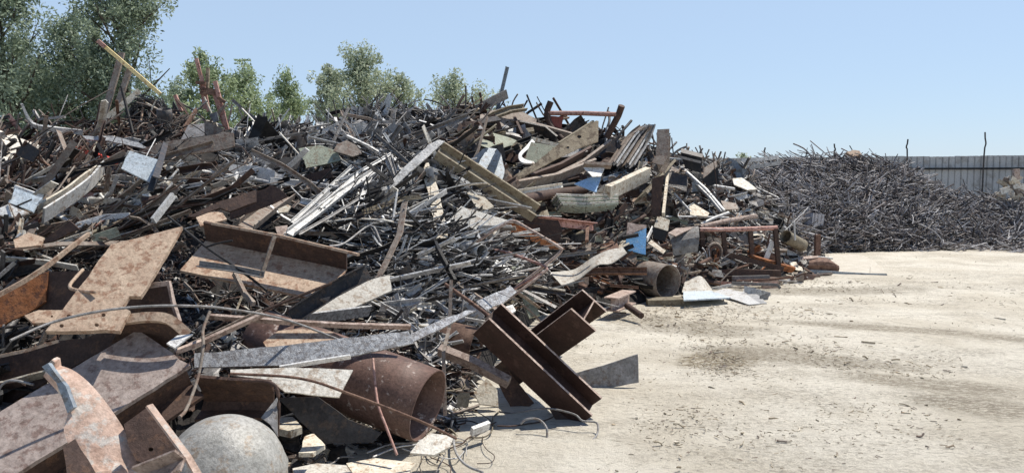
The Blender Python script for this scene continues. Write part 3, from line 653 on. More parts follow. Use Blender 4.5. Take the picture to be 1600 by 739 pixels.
plate('rubble_slab', 'pale wedge of sheet pointing down between tank and pipe', 'slab', Z6(360,560, 402,545, 458,602, 400,640, 330,640), 'cream', n=FLAT, Y=5.1, t=.03)
plate('pale_sheet', 'pale dented panel under a fan of wires right of the pipe mouth', 'sheet metal', Z6(868,640, 905,590, 965,545, 1080,560, 1060,610, 985,650), 'sheet_pale', n=LIT, Y=5.15, t=.02, short='the pale dented panel')
plate('pale_sheet', 'pale flat sheet at the bottom edge below the spotted pipe', 'sheet metal', Z6(560,690, 700,665, 900,690, 860,745, 600,750), 'cream', n=FLAT, Y=4.9, t=.02)
plate('dusty_sheet', 'dusty torn sheet lying by the frame edge right of the tank', 'sheet metal', Z6(300,715, 420,690, 560,700, 600,760, 320,765), 'sheet_pale', n=FLAT, Y=4.75, t=.02)
for i, (a, b, lab) in enumerate(((Z6(660,640, 770,600, 880,590, 985,560), .007, 'bundled pale wire looping left of the pale dented panel'), (Z6(690,660, 800,615, 900,600, 1050,585), .007, 'pale wire running under the long brown rod'), (Z6(1075,560, 1090,640, 1140,700, 1220,735), .009, 'pale grey cable dropping to the bottom edge'))):
    tube('wire', lab, 'wire', a, b, 'galv', off=.12)
bar('light_bar', 'pale square bar pointing down right behind the H beam', 'steel bar', Z7(128,318, 270,375, 425,458), rect(.085,.07), 'rust_pale', Y=[6.5,6.4,6.3], side=(0,-.5,.85), short='the pale square bar')
bar('thin_post', 'thin pale upright strip beside the pipe mouth', 'steel strip', Z7(178,20, 170,225, 145,330, 152,600), rect(.028,.015), 'taupe', Y=[6.6,6.4,6.1,5.9], side=(1,0,0))
big_pipe('pipe_stub', 'short brown pipe stub behind the pale square bar', Z7(285,310)[0][0], Z7(285,310)[0][1], 7.3, (-.93,.3,.15), .19, .7, .012, 'rust', 'the brown pipe stub')
tube('rust_rod', 'straight rust red rod running down to the top of the H beam', 'rod', Z7(152,38, 255,110, 350,182), .017, 'rust', Y=[7.0,6.85,6.7], curve=1, short='the rust red rod')
plate('galv_sheet', 'speckled grey sheet end on the left of the H beam', 'sheet metal', Z7(5,250, 135,190, 240,150, 285,150, 205,190, 110,240, 0,290), 'galv_speck', n=HALF, Y=6.1)
plate('galv_sheet', 'speckled grey rectangle of sheet above the H beam', 'sheet metal', Z7(285,112, 430,44, 458,70, 400,120, 330,150), 'galv_speck', n=HALF, Y=7.4, short='the speckled grey rectangle')
plate('crumpled_sheet', 'crumpled light sheet at the top of the H beam', 'sheet metal', Z7(370,140, 440,125, 455,150, 400,190, 360,170), 'galv', n=LIT, Y=7.1)
# H beams
def hbeams():
    a, b = P(*C1(92,208)[0], 6.25), P(*C1(563,650)[0], 6.2); hd = Vector((.42,.8,.42))*.12
    mb = MB(); sweep(mb, isec(.26, .24, .02, .014), [a+hd, b+hd], Vector((.56,-.59,.56))); edge_mats(mb)
    note([(850, 580)], 'the leaning dark H beam')
    tag(mb.build('h_beam', ['beam_brown', 'rust_pale']), 'dark brown H beam leaning down right with its foot on the sand', 'H beam')
    ax = Vector((.52,-.66,.55)).normalized(); a = P(*C1(592,130)[0], 6.35); b = a-ax*.7
    mb = MB(); sweep(mb, isec(.275, .27, .017, .013), [a, b, a-ax*1.28], Vector((.76,0,-.64))); edge_mats(mb, n=2)
    note([(905, 500)], 'the H beam with its end showing')
    tag(mb.build('h_beam', ['beam_brown', 'rust_pale']), 'shorter dark H beam pointing up right with its H shaped end showing', 'H beam')
hbeams()
plate('beam_offcut', 'dark offcut plate wedged under the leaning H beam', 'steel plate', C1(150,430, 220,410, 340,560, 300,585, 240,600), 'rust_dark', n=FACE, Y=6.6)
plate('small_plate', 'small grey plate on the sand at the foot of the H beam', 'steel plate', C1(540,680, 560,648, 635,700, 608,722), 'steel', n=(.3,-.3,.9), Y=6.05, t=.03)
plate('dark_offcut', 'dark angled plate under the lower end of the H beam', 'steel plate', C1(410,590, 480,598, 560,640, 520,712, 470,690), 'beam_brown', n=FACE, Y=6.25)
plate('grey_sheet', 'grey tapered sheet standing on the sand behind the H beams', 'sheet metal', Z7(680,428, 830,385, 976,337, 980,458, 860,480, 755,496), 'steel', n=(.05,-1,.12), Y=7.25, t=.02, short='the grey sheet on the sand')
tube('ground_wire', 'pale wire looping over the sand round the foot of the H beam', 'wire', Z7(385,583, 440,588, 580,568, 700,592, 740,622, 800,630, 802,678, 770,715, 725,740), .008, 'steel', Y=[6.3,6.2,6.1,6.0,5.95,5.95,5.85,5.75,5.7], short='the looping ground wire')
tube('ground_wire', 'short pale wire arch in the shade left of the H beam foot', 'wire', Z7(475,635, 500,615, 550,615, 585,650, 588,700), .009, 'steel', Y=[5.9,5.9,5.9,5.85,5.8])
bar('loose_bar', 'grey bar lying in the shade before the H beam foot', 'steel bar', Z7(480,740, 655,632), rect(.03,.02), 'galv', Y=[5.68,6.25], short='the grey loose bar')
plate('beige_tile', 'small beige tile among the wires left of the H beam', 'tile', Z7(203,512, 215,502, 255,502, 258,520, 250,562, 203,562), 'khaki', n=FACE, Y=6.0, t=.03, short='the beige tile')
plate('pale_offcut', 'pale triangular offcut behind the wires left of the H beam', 'sheet metal', Z7(275,500, 330,440, 375,490, 380,560, 300,550), 'cream', n=HALF, Y=6.5)
bar('short_bar', 'short pale bar in the wires at the bottom of the heap', 'steel bar', Z7(265,668, 338,640), rect(.07,.03), 'bright', Y=[5.6,5.7], side=(0,-.5,.8))
# ---- middle
bar('green_post', 'olive grey strap leaning with a wide foot on the sand', 'steel strap', B3(562,462, 600,570, 655,722), rect(.13,.03), 'olive', Y=[9.3,9.0,8.8], side=(1,.1,0), short='the olive strap')
def tube_frame():
    f = root('tube_frame', 'bent tubular frame in dusty tan, lying open near the middle', 'tube frame', P(860, 400, 8.7)); note([(845, 380)], 'the bent tube frame')
    tube('rail', None, None, B3(275,385, 340,340, 440,270, 515,228, 555,222, 620,258, 775,350, 792,380, 700,460, 545,578), .017, 'rust_pale', Y=[8.8,8.8,8.7,8.7,8.7,8.6,8.5,8.5,8.5,8.5], parent=f, curve=5)
    tube('rail', None, None, B3(545,578, 600,545, 700,490, 720,475, 710,458, 640,430, 500,380, 410,372), .015, 'pink_rust', Y=[8.4,8.4,8.4,8.4,8.45,8.5,8.6,8.7], parent=f, curve=5)
    tube('brace', None, None, B3(720,478, 600,570, 480,655), .016, 'rust_pale', Y=[8.35,8.2,8.1], parent=f)
tube_frame()
plate('patched_plate', 'pale square plate above the bent tube frame', 'steel plate', B3(270,140, 512,215, 445,303, 213,210), 'sheet_pale', n=HALF, off=.35, short='the pale square plate')
bar('rust_channel', 'orange rusty channel sloping down behind the tube frame', 'channel', B3(500,255, 780,375), csec(.09,.17,.012), 'rust_orange', side=(0,-.6,.7), off=.4, short='the orange rusty channel')
plate('leaf_plate', 'pale leaf shaped offcut below the diagonal khaki beam', 'sheet metal', B3(298,65, 395,95, 442,142, 405,160, 352,150), 'cream', n=LIT, off=.3)
def obeam(A, B, w, h, m, name, label, cat, short, side, off=.3, sec=None, Y=None):
    return bar(name, label, cat, [A[0], B[0]], sec or isec(w, h), m, side=side, off=off, short=short, Y=Y)
obeam(B2(75,470), B3(650,195), .36, .22, 'khaki', 'khaki_beam', 'long khaki box beam running diagonally down through the middle', 'beam', 'the diagonal khaki beam', (.35,-.55,.75), off=.6, sec=csec(.14,.30,.03))
plate('rust_plate', 'dark rusty plate beneath the end of the khaki beam', 'steel plate', B3(568,198, 670,205, 780,215, 800,262, 790,330, 640,280), 'rust_dark', n=FACE, off=.3)
bar('pink_angle', 'pinkish brown angle lying level at the end of the khaki beam', 'steel bar', B3(672,198, 960,232), lsec(.12,.12,.015), 'pink_rust', side=(0,-.95,.2), off=.5, short='the pinkish angle')
bar('rusty_prop', 'rusty upright under the right end of the pinkish angle', 'steel bar', B3(935,250, 930,325), rect(.05,.05), 'rust', off=.5)
ribbon('wavy_sheet', 'wavy pale sheet sweeping up to a point left of the open pipe', 'sheet metal', B3(735,488, 800,482, 870,470, 960,410, 1040,372, 1120,358), B3(800,558, 835,545, 890,520, 985,450, 1060,440, 1140,385), 'sheet_pale', YA=[11.2,11.3,11.4,11.5,11.6,11.7], YB=[10.8,10.9,11.0,11.1,11.2,11.4], t=.012, short='the wavy pale sheet')
big_pipe('small_pipe', 'small grey pipe with a black open end above the tube frame', B3(380,378)[0][0], B3(380,378)[0][1], 8.3, (-.6,.8,.08), .075, .45, .008, 'galv', 'the small grey pipe', n=24)
ribbon('grey_wedge', 'grey curved wedge of sheet left of the olive strap', 'sheet metal', B3(405,445, 470,420, 540,440, 585,480), B3(430,470, 500,490, 560,500, 590,500), 'steel', off=.25)
tube('pink_tube', 'curved pinkish tube leading from the small grey pipe', 'pipe', B3(410,372, 500,378, 600,405, 700,455), .016, 'pink_rust', off=.45)
bar('black_strap', 'narrow black strap dropping steeply in the middle of the rods', 'steel strap', B3(100,250, 155,380, 235,535), rect(.06,.03), 'black', off=.35)
for q, lab in ((B1(20,245, 215,292), 'pale round pipe lying level across the left middle'),):
    tube('pale_pipe', lab, 'pipe', Z2(775,245, 945,262, 1180,300)+q[1:], .028, 'galv', off=.35, short='the pale level pipe')
bar('bright_strip', 'long bright strip lying level left of the leaning bundle', 'steel strip', B1(205,278, 400,292, 570,322), rect(.085,.02), 'bright', off=.38, side=(0,-.5,.85), short='the long bright strip')
# leaning bundle of bright profiles
for i, (q, m, wd, lab) in enumerate((
  (B1(325,500, 430,405, 560,280, 640,205), 'bright', .05, 'white profile on the upper left of the leaning bundle'),
  (B1(290,570, 380,500, 520,380, 680,240), 'white', .05, 'white profile in the middle of the leaning bundle'),
  (B1(310,560, 430,470, 580,350, 755,235), 'galv', .085, 'broad grey profile of the leaning bundle'),
  (B1(270,570, 330,520, 440,430, 525,340), 'galv', .035, 'short thin profile at the foot of the leaning bundle'),
  (B1(360,560, 520,470, 680,370), 'steel', .03, 'dark thin profile under the leaning bundle'),
  (B1(560,300, 700,220, 845,140), 'bright', .045, 'bright profile reaching up right from the leaning bundle'),
  (B1(440,400, 500,425), 'bright', .03, 'short cross piece tying the leaning bundle'),
  (B1(575,270, 690,232), 'bright', .03, 'short upper cross piece on the leaning bundle'),
  (B1(690,375, 715,300, 740,255), 'bright', .05, 'short bright upright right of the leaning bundle'))):
    bar('metal_profile', lab, 'metal profile', q, csec(wd*.6, wd, .006), m, off=.42+.04*(i % 3), side=(.2,-.8,.4), short='the leaning bundle' if i == 2 else None)
plate('bright_plank', 'long bright grey strip rising to a white tip in the upper middle', 'steel strip', B1(790,330, 850,262, 1040,88, 1095,62, 1125,70, 1080,110, 880,290, 850,318), 'galv', n=HALF, off=.5, short='the long bright grey strip')
plate('black_vee', 'black V shaped angle below the long bright grey strip', 'steel plate', B1(705,185, 725,182, 855,275, 855,290, 730,325, 700,322, 830,280), 'black', n=HALF, off=.5)
bar('tan_bracket', 'tan bracket strip across the rods in the middle', 'bracket', B1(690,455, 890,382, 1000,372), lsec(.05,.05,.01), 'khaki', off=.42)
tube('bent_rod', 'thin grey rod bent to a peak in the dark rods', 'rod', B1(520,622, 600,605, 735,512, 790,600), .013, 'steel', off=.3)
bar('cream_upright', 'cream upright strip with a foot in the rods', 'steel strip', B1(1015,190, 1065,330, 1110,560), rect(.14,.02), 'cream', off=.3, side=(1,0,.1))
plate('small_plate', 'small cream plate lying at the base of the cream upright', 'steel plate', B1(1065,555, 1140,555, 1142,580, 1065,575), 'cream', n=LIT, off=.35)
plate('dull_patch', 'grey folded sheet in the tangle left of the leaning bundle', 'sheet metal', B1(357,108, 470,90, 560,120, 580,170, 470,195, 400,210), 'olive', n=HALF, off=.3, short='the grey folded sheet')
plate('taupe_plate', 'rounded taupe cap plate in the upper tangle', 'steel plate', B1(540,120, 560,85, 610,65, 660,90, 690,135, 640,150), 'taupe', n=HALF, off=.25)
plate('black_sheet', 'large black sheet lying flat in the tangle left of centre', 'sheet metal', B1(150,215, 290,150, 370,170, 350,215, 270,235, 150,250), 'black', n=HALF, off=.25, short='the large black sheet')
plate('brown_sheet', 'dark brown plate above the long bright strip', 'steel plate', B1(330,270, 520,210, 540,260, 380,285), 'rust_dark', n=FACE, off=.3)
plate('brown_sheet', 'dark brown plate at the left end of the long bright strip', 'steel plate', B1(-10,400, 215,298, 260,320, 300,360, 220,400, 0,480), 'rust_dark', n=FACE, off=.3, short='the dark brown sloping plate')
bar('grey_channel', 'weathered grey channel propped above the rusty channel', 'channel', B1(75,530, 190,440, 300,365), csec(.08,.16,.01), 'taupe', off=.35, side=(.2,-.8,.3), short='the weathered grey channel')
plate('cream_scrap', 'cream torn lump beside the weathered grey channel', 'sheet metal', B1(250,425, 300,402, 318,410, 300,440, 255,445), 'cream', n=LIT, off=.45)
plate('white_tag', 'pinkish white square offcut at the foot of the leaning bundle', 'sheet metal', B1(235,518, 300,510, 295,560, 250,565), 'rust_pale', n=LIT, off=.45)
# ---- top left
yp = bar('yellow_pole', 'long pale yellow pole leaning up left with a pinkish tip', 'pole', Z1(460,196, 740,436), rect(.055,.055), 'yellow', Y=[12.0,12.1], short='the yellow pole')
bar('tip', None, None, Z1(453,190, 486,219), rect(.058,.058), 'pink_rust', Y=[11.98,11.99], parent=yp)
bar('grey_plank', 'weathered grey plank standing left of the yellow pole', 'plank', Z1(562,245, 540,330, 482,530), rect(.10,.035), 'taupe', Y=[12.3,12.2,12.0], side=(1,0,.3), short='the upright grey planks')
bar('grey_plank', 'weathered grey plank standing under the yellow pole', 'plank', Z1(602,312, 545,480), rect(.09,.035), 'taupe', Y=[12.2,12.0], side=(1,0,.3))
bar('pale_plank', 'pale plank leaning up right below the yellow pole', 'plank', Z1(440,592, 645,420), rect(.085,.03), 'cream', Y=[11.6,12.0], side=(-.5,-.4,.6), short='the pale leaning plank')
tube('dark_rod', 'dark thin rod standing in front of the pale leaning plank', 'rod', Z1(560,400, 590,520, 622,645), .022, 'black', Y=[11.6,11.5,11.3])
big_pipe('dark_pipe', 'dark upright pipe with a pale rim in front of the wire coil', Z1(758,505)[0][0], Z1(758,505)[0][1], 11.5, (-.05,.25,-.97), .105, .55, .012, 'steel_dark', 'the dark upright pipe', n=28)
def stand():
    f = root('rusty_stand', 'pinkish rusty stand of welded legs poking above the skyline', 'stand', P(330, 200, 12.6)); note([(325,160)], 'the pink rusty stand')
    Y = 12.6
    for q, m, r in ((C4(520,130, 545,230, 570,320, 600,470), 'pink_rust', .034), (C4(552,240, 575,455), 'pink_rust', .035), (C4(640,275, 720,590), 'pink_rust', .04), (C4(628,340, 700,560), 'pink_rust', .03)):
        bar('leg', None, None, q, rect(r*1.6, r), m, Y=Y, parent=f)
    for q in (C4(520,285, 580,290), C4(545,322, 640,338), C4(545,350, 635,355), C4(660,380, 705,412)): bar('crossbar', None, None, q, rect(.05,.05), 'rust', Y=Y-.03, parent=f)
    bar('crossbar', None, None, C4(595,190, 590,330), rect(.05,.04), 'wood', Y=Y+.05, parent=f)
stand()
plate('rust_band', 'wide brown bent band of sheet below the pink rusty stand', 'sheet metal', C4(185,705, 340,660, 560,632, 690,600, 758,606, 766,692, 700,712, 560,735, 400,752, 300,765), 'taupe', n=(.05,-.9,.42), off=.55, short='the wide brown band')
plate('grey_offcut', 'grey triangular offcut standing behind the wide brown band', 'sheet metal', C4(570,525, 690,580, 690,612, 570,628), 'taupe', n=FACE, off=.45)
plate('slate_offcut', 'slate grey sheet between the dark pipe and the pink stand', 'sheet metal', C4(470,555, 570,545, 570,625, 420,650), 'steel', n=HALF, off=.4)
plate('small_flag', 'small grey plate tipped up beside the stand legs', 'sheet metal', C4(600,490, 650,470, 665,530, 630,540), 'steel', n=FACE, off=.4)
bar('orange_plank', 'orange brown strip leaning left of the stand', 'plank', C4(425,610, 520,460), rect(.07,.03), 'rust', off=.15)
bar('pink_bar', 'pink rusty bar leaning right of the dark pipe', 'steel bar', C4(385,365, 425,470), rect(.05,.05), 'pink_rust', Y=12.2)
plate('dark_sheet', 'dark leaning panel behind the dark upright pipe', 'sheet metal', C4(370,400, 440,520, 430,640, 360,520), 'steel_dark', n=FACE, Y=12.3)
bar('bent_strip', 'light grey bent strip at the upper left below the trees', 'steel strip', Z1(100,480, 150,575, 250,597, 380,612), rect(.07,.03), 'galv', off=.5, side=(0,-.5,.8), curve=3, short='the bent light strip')
bar('pink_post', 'pinkish post leaning at the left edge under the trees', 'steel bar', Z1(35,528, 95,612), rect(.06,.05), 'pink_rust', off=.3)
bar('thin_angle', 'thin pale angle jutting from the brush at upper left', 'steel bar', Z1(155,510, 182,552, 300,540), rect(.035,.03), 'steel', off=.3)
plate('long_strip', 'long metal strip, dark at left and bright at right, above the red bar', 'sheet metal', Z1(380,628, 520,628, 640,658, 690,690, 600,672, 500,650, 400,645), 'galv', n=HALF, off=.55)
bar('red_bar', 'bright red bar lying in the brown brush at left', 'steel bar', Z2(355,155, 545,218), rect(.05,.05), 'red', off=.55, short='the bright red bar')
ribbon('ribbed_roofing', 'pale ribbed roofing sheet at the left edge', 'roofing sheet', Z2(-30,65, 60,95, 130,120, 185,140), Z2(-30,225, 40,215, 90,205, 130,195), 'sheet_pale', off=.6, short='the pale ribbed roofing')
plate('dark_square', 'dark square sheet leaning on the pale ribbed roofing', 'sheet metal', Z2(112,118, 188,165, 150,218, 75,185), 'steel_dark', n=FACE, off=.75)
def corrugated(name, label, A, B, w, n, amp, m, off, side, short, sag=0):
    bar('corrugated_sheet', label, 'corrugated sheet', A+B, corr(w, n, amp, .008), m, off=off, side=side, short=short)
rp = plate('ribbed_sheet', 'pale bluish white ribbed panel leaning left of centre', 'sheet metal', Z2(600,165, 728,205, 712,262, 700,315, 560,245, 578,200), 'white_blue', n=(.1,-.7,.7), off=.6, short='the pale ribbed panel')
for k_ in range(4):
    t_ = .2+k_*.2; bar('rib', None, None, Z2(600-40*t_, 165+80*t_, 728-28*t_, 205+110*t_), rect(.012,.012), 'white_blue', off=.63, side=(0,-.7,.7), parent=rp)
bar('dark_post', 'dark channel post standing before the pale blue ribbed panel', 'channel', Z2(768,158, 722,325), csec(.06,.15,.012), 'steel_dark', off=.85, side=(-.3,-.9,.1), short='the dark channel post')
wb = plate('metal_box', 'light blue grey box lid at the left edge', 'box lid', Z2(70,338, 196,382, 152,446, 38,402), 'white_blue', n=HALF, off=.6, short='the light blue box lid')
bar('rim', None, None, Z2(68,335, 196,380), rect(.05,.02), 'white', off=.66, parent=wb)
plate('blue_sheet', 'second pale blue sheet under the light blue box lid', 'box lid', Z2(-10,432, 40,410, 135,452, 60,470, 0,462), 'white', n=HALF, off=.55)
plate('tan_offcut', 'tan rounded offcut plate at the left above the chips', 'sheet metal', Z2(62,575, 130,542, 205,565, 190,600, 70,612), 'rust_tan', n=LIT, off=.3)
plate('brown_quad', 'dark brown plate standing left of the large tan plate', 'steel plate', Z2(182,595, 322,488, 366,525, 260,575), 'rust_dark', n=FACE, off=.35, short='the dark brown standing plate')
for q, lab in ((Z2(480,240, 420,310, 330,380, 200,465), 'long pale draped strip nearest the ribbed panel'), (Z2(470,250, 390,300, 300,370, 180,440), 'long cream draped strip on the outer side')):
    bar('draped_strip', lab, 'cloth strip', q, rect(.16,.02), 'white' if 'pale' in lab else 'cream', off=.55, side=(.3,-.5,.8), curve=3)
bar('white_bar', 'short white bar leaning above the large tan plate', 'steel bar', Z2(800,370, 708,488), rect(.06,.03), 'bright', off=.45)
bar('white_bar', 'long thin pale bar running up right to the chips', 'steel bar', Z2(350,510, 480,470, 600,462), rect(.05,.03), 'bright', off=.4)
plate('cream_plate', 'cream plate edged dark above the rusty channel', 'steel plate', Z2(905,472, 1015,430, 1048,480, 925,512), 'rust_tan', n=LIT, off=.4)
plate('dark_slab', 'dark brown slab sloping above the cream plate', 'steel plate', Z2(865,468, 1010,400, 1182,345, 1182,400, 1060,445, 1015,428, 900,470), 'rust_dark', n=HALF, off=.35)
bar('green_strip', 'dull green strip among the chips left of the tan plate', 'steel strip', Z2(430,580, 550,540), rect(.1,.03), 'olive', off=.35)
tube('tan_rod', 'long tan rod sloping across the chips at the left', 'rod', Z2(150,740, 290,640, 400,555, 560,490), .018, 'khaki', off=.3)
# ---- top middle and right
bar('skyline_bar', 'dark bar standing up against the sky above the heap', 'steel bar', B2(437,15, 415,110, 383,245), lsec(.075,.075,.02), 'slate', Y=16.3, side=(1,0,.2), short='the dark skyline bar')
def gantry():
    f = root('pipe_gantry', 'rusty pipe frame with a level top rail against the sky', 'pipe frame', P(900, 200, 16.0)); note([(900,180)], 'the rusty pipe gantry')
    tube('top_rail', None, None, C5(350,172, 600,172, 860,182), .048, 'pink_rust', Y=16.0, curve=1, parent=f)
    tube('leg', None, None, C5(885,118, 860,190, 775,350), .07, 'rust_dark', Y=[15.9,16.0,16.1], curve=1, parent=f)
    tube('leg', None, None, C5(372,88, 345,175, 380,280, 460,365), .065, 'rust_dark', Y=[16.0,16.0,15.9,15.7], parent=f)
gantry()
plate('red_sheet', 'dull red square panel under the pipe gantry', 'sheet metal', C5(362,192, 462,195, 452,285, 400,270), 'brick_red', n=FACE, Y=16.1)
ribbon('curved_brown', 'large curved brown sheet at the top of the heap', 'sheet metal', B2(250,290, 350,250, 460,225, 560,270, 600,290), B2(290,330, 380,335, 450,325, 540,330, 590,345), 'taupe', off=.3, short='the large curved brown sheet')
plate('wood_plank', 'broad wooden looking plank with holes, rising right to a square end', 'plank', C5(75,640, 250,540, 420,400, 700,225, 718,228, 714,375, 560,430, 400,510, 250,590, 100,670), 'wood', n=(.1,-.85,.5), off=.45, holes=[(C5(578,340)[0][0],C5(578,340)[0][1],3.5),(C5(495,418)[0][0],C5(495,418)[0][1],2.5)], short='the broad wooden plank')
bar('tan_strip', 'tan strip lying along the top of the broad plank', 'plank', C5(430,395, 680,235), rect(.07,.05), 'khaki', off=.55)
RB = [B2(228,528, 318,446), B2(268,556, 345,440), B2(318,590, 390,446), B2(362,618, 412,470), B2(415,650, 432,560)]
for i in range(4):
    (a_, b_), (c_, d_) = RB[i], RB[i+1]
    plate('slate_rib', ('first','second','third','last')[i]+' of the four slate blue ribs behind the khaki beam, from the left', 'ribbed panel', [a_, b_, d_, c_], 'slate', n=(.25,-.6,.75) if i % 2 else (-.35,-.8,.5), Y=max(5, min(dep(*q) for q in (a_, b_, c_, d_))-.35), t=.02, short='the slate blue ribs' if i == 1 else None, group='slate ribs')
ribbon('grey_shell', 'smooth grey curved sheet above the slate ribs', 'sheet metal', B2(325,345, 380,365, 450,385, 495,402), B2(300,425, 360,445, 420,450, 470,425), 'olive', off=.45)
us = ribbon('u_sheet', 'grey sheet with a white rolled U shaped rim near the top', 'sheet metal', B2(575,395, 545,430, 505,475, 520,515, 590,522), B2(592,410, 562,440, 522,478, 540,500, 585,512), 'white', off=.9, t=.03, short='the white U shaped rim')
bar('rim', None, None, B2(572,392, 720,430), rect(.07,.05), 'cream', off=.9, parent=us)
plate('inner_sheet', None, None, B2(570,410, 715,435, 600,520, 535,505), 'olive', n=HALF, off=.8, parent=us)
tube('long_pipe', 'dark brown pipe lying level under the broad plank', 'pipe', B2(500,715, 700,680, 885,655), .085, 'rust_dark', off=.3, curve=1, short='the dark level pipe')
tube('long_pipe', 'dark pipe just above the dark level one', 'pipe', B2(560,690, 680,650, 800,632), .04, 'black', off=.35, curve=1)
for i, (q, m, wd) in enumerate(((B2(490,640, 700,600, 900,520), 'taupe', .2), (B2(560,600, 720,540, 880,450), 'rust_dark', .16), (B2(680,600, 840,520, 985,410), 'taupe', .12), (B2(540,520, 760,500, 860,470), 'steel_dark', .14), (B2(460,310, 600,330, 780,380), 'taupe', .16), (B2(500,320, 640,350, 700,400), 'steel_dark', .2), (B2(480,300, 520,390), 'rust_dark', .2))):
    bar('heavy_plank', ['lowest','second','third','short dark','upper','inner dark','steep dark'][i]+' heavy plank in the shaded stack around the broad wooden one', 'plank', q, rect(wd,.05), m, off=.3, side=(.2,-.6,.8), group='shaded planks')
plate('folded_sheet_white', 'white triangular upper fold of the bright blue sheet', 'sheet metal', C5(610,562, 762,562, 735,625, 672,628), 'white', n=(.1,-.6,.8), Y=13.3, short='the folded blue and white sheet')
plate('folded_sheet_blue', 'sky blue triangular lower fold below the white triangle', 'sheet metal', C5(542,680, 672,626, 738,622, 705,738, 690,738), 'sky_blue', n=(0,-.75,.66), Y=13.25)
bar('rail_strip', 'weathered strip lying above the folded blue sheet', 'steel strip', C5(610,540, 808,552), rect(.14,.05), 'taupe', Y=13.4, side=(0,-.8,.4))
bar('rusty_box_beam', 'cream box beam with rust streaks rising right of the blue sheet', 'beam', B4(165,475, 375,375), rect(.26,.12), 'cream', off=.65, side=(-.3,-.75,.75), short='the cream rusty box beam')
plate('cream_sheet', 'small cream sheet at the left end of the cream rusty box beam', 'sheet metal', B4(105,470, 150,430, 155,500, 110,505), 'cream', n=FACE, off=.5)
for i in range(6):
    dx, dy = i*22, i*16
    bar('curved_cladding', ['outermost','second','third','fourth','fifth','innermost'][i]+' of the nested grey cladding strips at the skyline, from the left', 'cladding strip', B4(185+dx,325+dy*.2, 245+dx,235+dy*.1, 290+dx*.9,175-dy*.1, 350+dx*.5,130-dy*.15), csec(.04,(.16,.09,.13,.2,.1,.14)[i],.01), 'galv' if i % 3 == 1 else ('steel' if i % 3 else 'taupe'), off=.35, side=(-.6,-.6,.3), curve=3, short='the nested grey cladding' if i == 2 else None, group='nested cladding')
for i in range(6):
    y = i*11
    bar('wavy_sheet_stack', ['top','second','third','fourth','fifth','bottom'][i]+' sheet of the olive stack of wavy sheets left of the cream upright', 'corrugated sheet', B3(755+y*.6,100+y, 900,105+y, 1080,103+y*.8), corr(.22, 8, .015, .008), 'olive' if i % 2 else 'sheet_pale', off=.45, side=(0,-.8,.5), short='the olive wavy stack' if i == 2 else None, group='olive wavy sheets')
bar('i_beam', 'brown I beam standing upright at the skyline', 'I beam', B4(462,160, 455,300, 430,345), isec(.24,.26,.02), 'taupe', Y=[15.6,15.3,15.2], side=(1,-.35,0), short='the upright brown I beam')
bar('cream_post', 'thin cream post under the upright brown I beam', 'post', B4(485,350, 458,590), rect(.09,.05), 'cream', off=.5, short='the thin cream post')
plate('brown_board', 'dark brown board left of the thin cream post', 'board', B4(400,400, 462,380, 440,600, 395,590), 'rust_dark', n=FACE, off=.4)
bar('olive_plank', 'olive brown plank crossing below the upright I beam', 'plank', B4(495,325, 340,500), rect(.30,.05), 'khaki', off=.55, side=(.6,-.5,.6), short='the olive crossing plank')
def duct():
    f = root('dark_duct', 'dark open box duct tipped on the right shoulder of the heap', 'duct', P(1082, 250, 16.0)); note([(1085,255)], 'the dark open duct')
    plate('panel', None, None, B4(555,242, 668,272, 662,290, 548,262), 'steel_dark', n=LIT, Y=16.0, parent=f)
    plate('panel', None, None, B4(548,265, 662,292, 655,370, 575,345), 'black', n=FACE, Y=16.2, parent=f)
    bar('edge', None, None, B4(535,285, 655,315), rect(.05,.03), 'steel', Y=15.9, parent=f)
duct()
plate('slate_sheet', 'dark slate sheet below the dark open duct', 'sheet metal', B4(485,365, 585,385, 580,470, 480,430), 'steel_dark', n=HALF, off=.4)
plate('taupe_sheet', 'taupe panel leaning right of the dark open duct', 'sheet metal', B4(672,345, 735,305, 742,335, 668,400), 'taupe', n=HALF, off=.4, short='the taupe leaning panel')
plate('black_sheet', 'black panel under the taupe leaning one', 'sheet metal', B4(660,405, 745,340, 750,430, 690,440), 'black', n=FACE, off=.35)
def ladder():
    f = root('steel_ladder', 'pale steel ladder lying between the two heaps', 'ladder', P(1190, 255, 19.5)); note([(1188,255)], 'the pale ladder')
    for q in (B4(868,308, 960,300, 1062,288), B4(868,352, 960,335, 1072,318)): bar('rail', None, None, q, rect(.09,.06), 'galv', Y=19.5, parent=f)
    for i in range(6):
        x = 885+i*34; bar('rung', None, None, B4(x,308-i*3.3, x+4,348-i*6), rect(.035,.035), 'galv', Y=19.5, parent=f)
ladder()
for i, q in enumerate((B4(580,370, 680,460, 775,572), B4(600,400, 700,500, 760,575), B4(700,435, 830,455), B4(515,480, 610,585), B4(470,600, 640,600, 800,605), B4(650,655, 800,620, 945,598), B4(655,640, 730,605, 800,580))):
    tube('pale_pipe', ['long pale pipe sloping right of the thin cream post','second sloping pale pipe beside the long one','short level pale pipe right of centre','short pale pipe near the cream box','thin level pipe above the rack','thick pinkish pipe lying on the rack','short white pipe on the rack'][i], 'pipe', q, (.05,.035,.035,.03,.02,.05,.035)[i], 'rust_pale' if i == 5 else 'galv', off=.35, curve=1, short='the sloping pale pipes' if i == 0 else None)
plate('torn_sheet', 'pale torn sheet on the right slope under the ladder', 'sheet metal', B4(820,400, 870,395, 905,418, 950,455, 900,460, 830,432), 'sheet_pale', n=LIT, off=.3, short='the pale torn sheet')
plate('cream_board', 'pale boards heaped behind the grey curved box', 'board', B4(595,545, 620,532, 700,580, 690,598, 600,590), 'cream', n=LIT, off=.35)
plate('grey_patch', 'light grey patch of sheet on the right slope', 'sheet metal', B4(760,515, 840,530, 855,560, 780,562), 'taupe', n=LIT, off=.3)
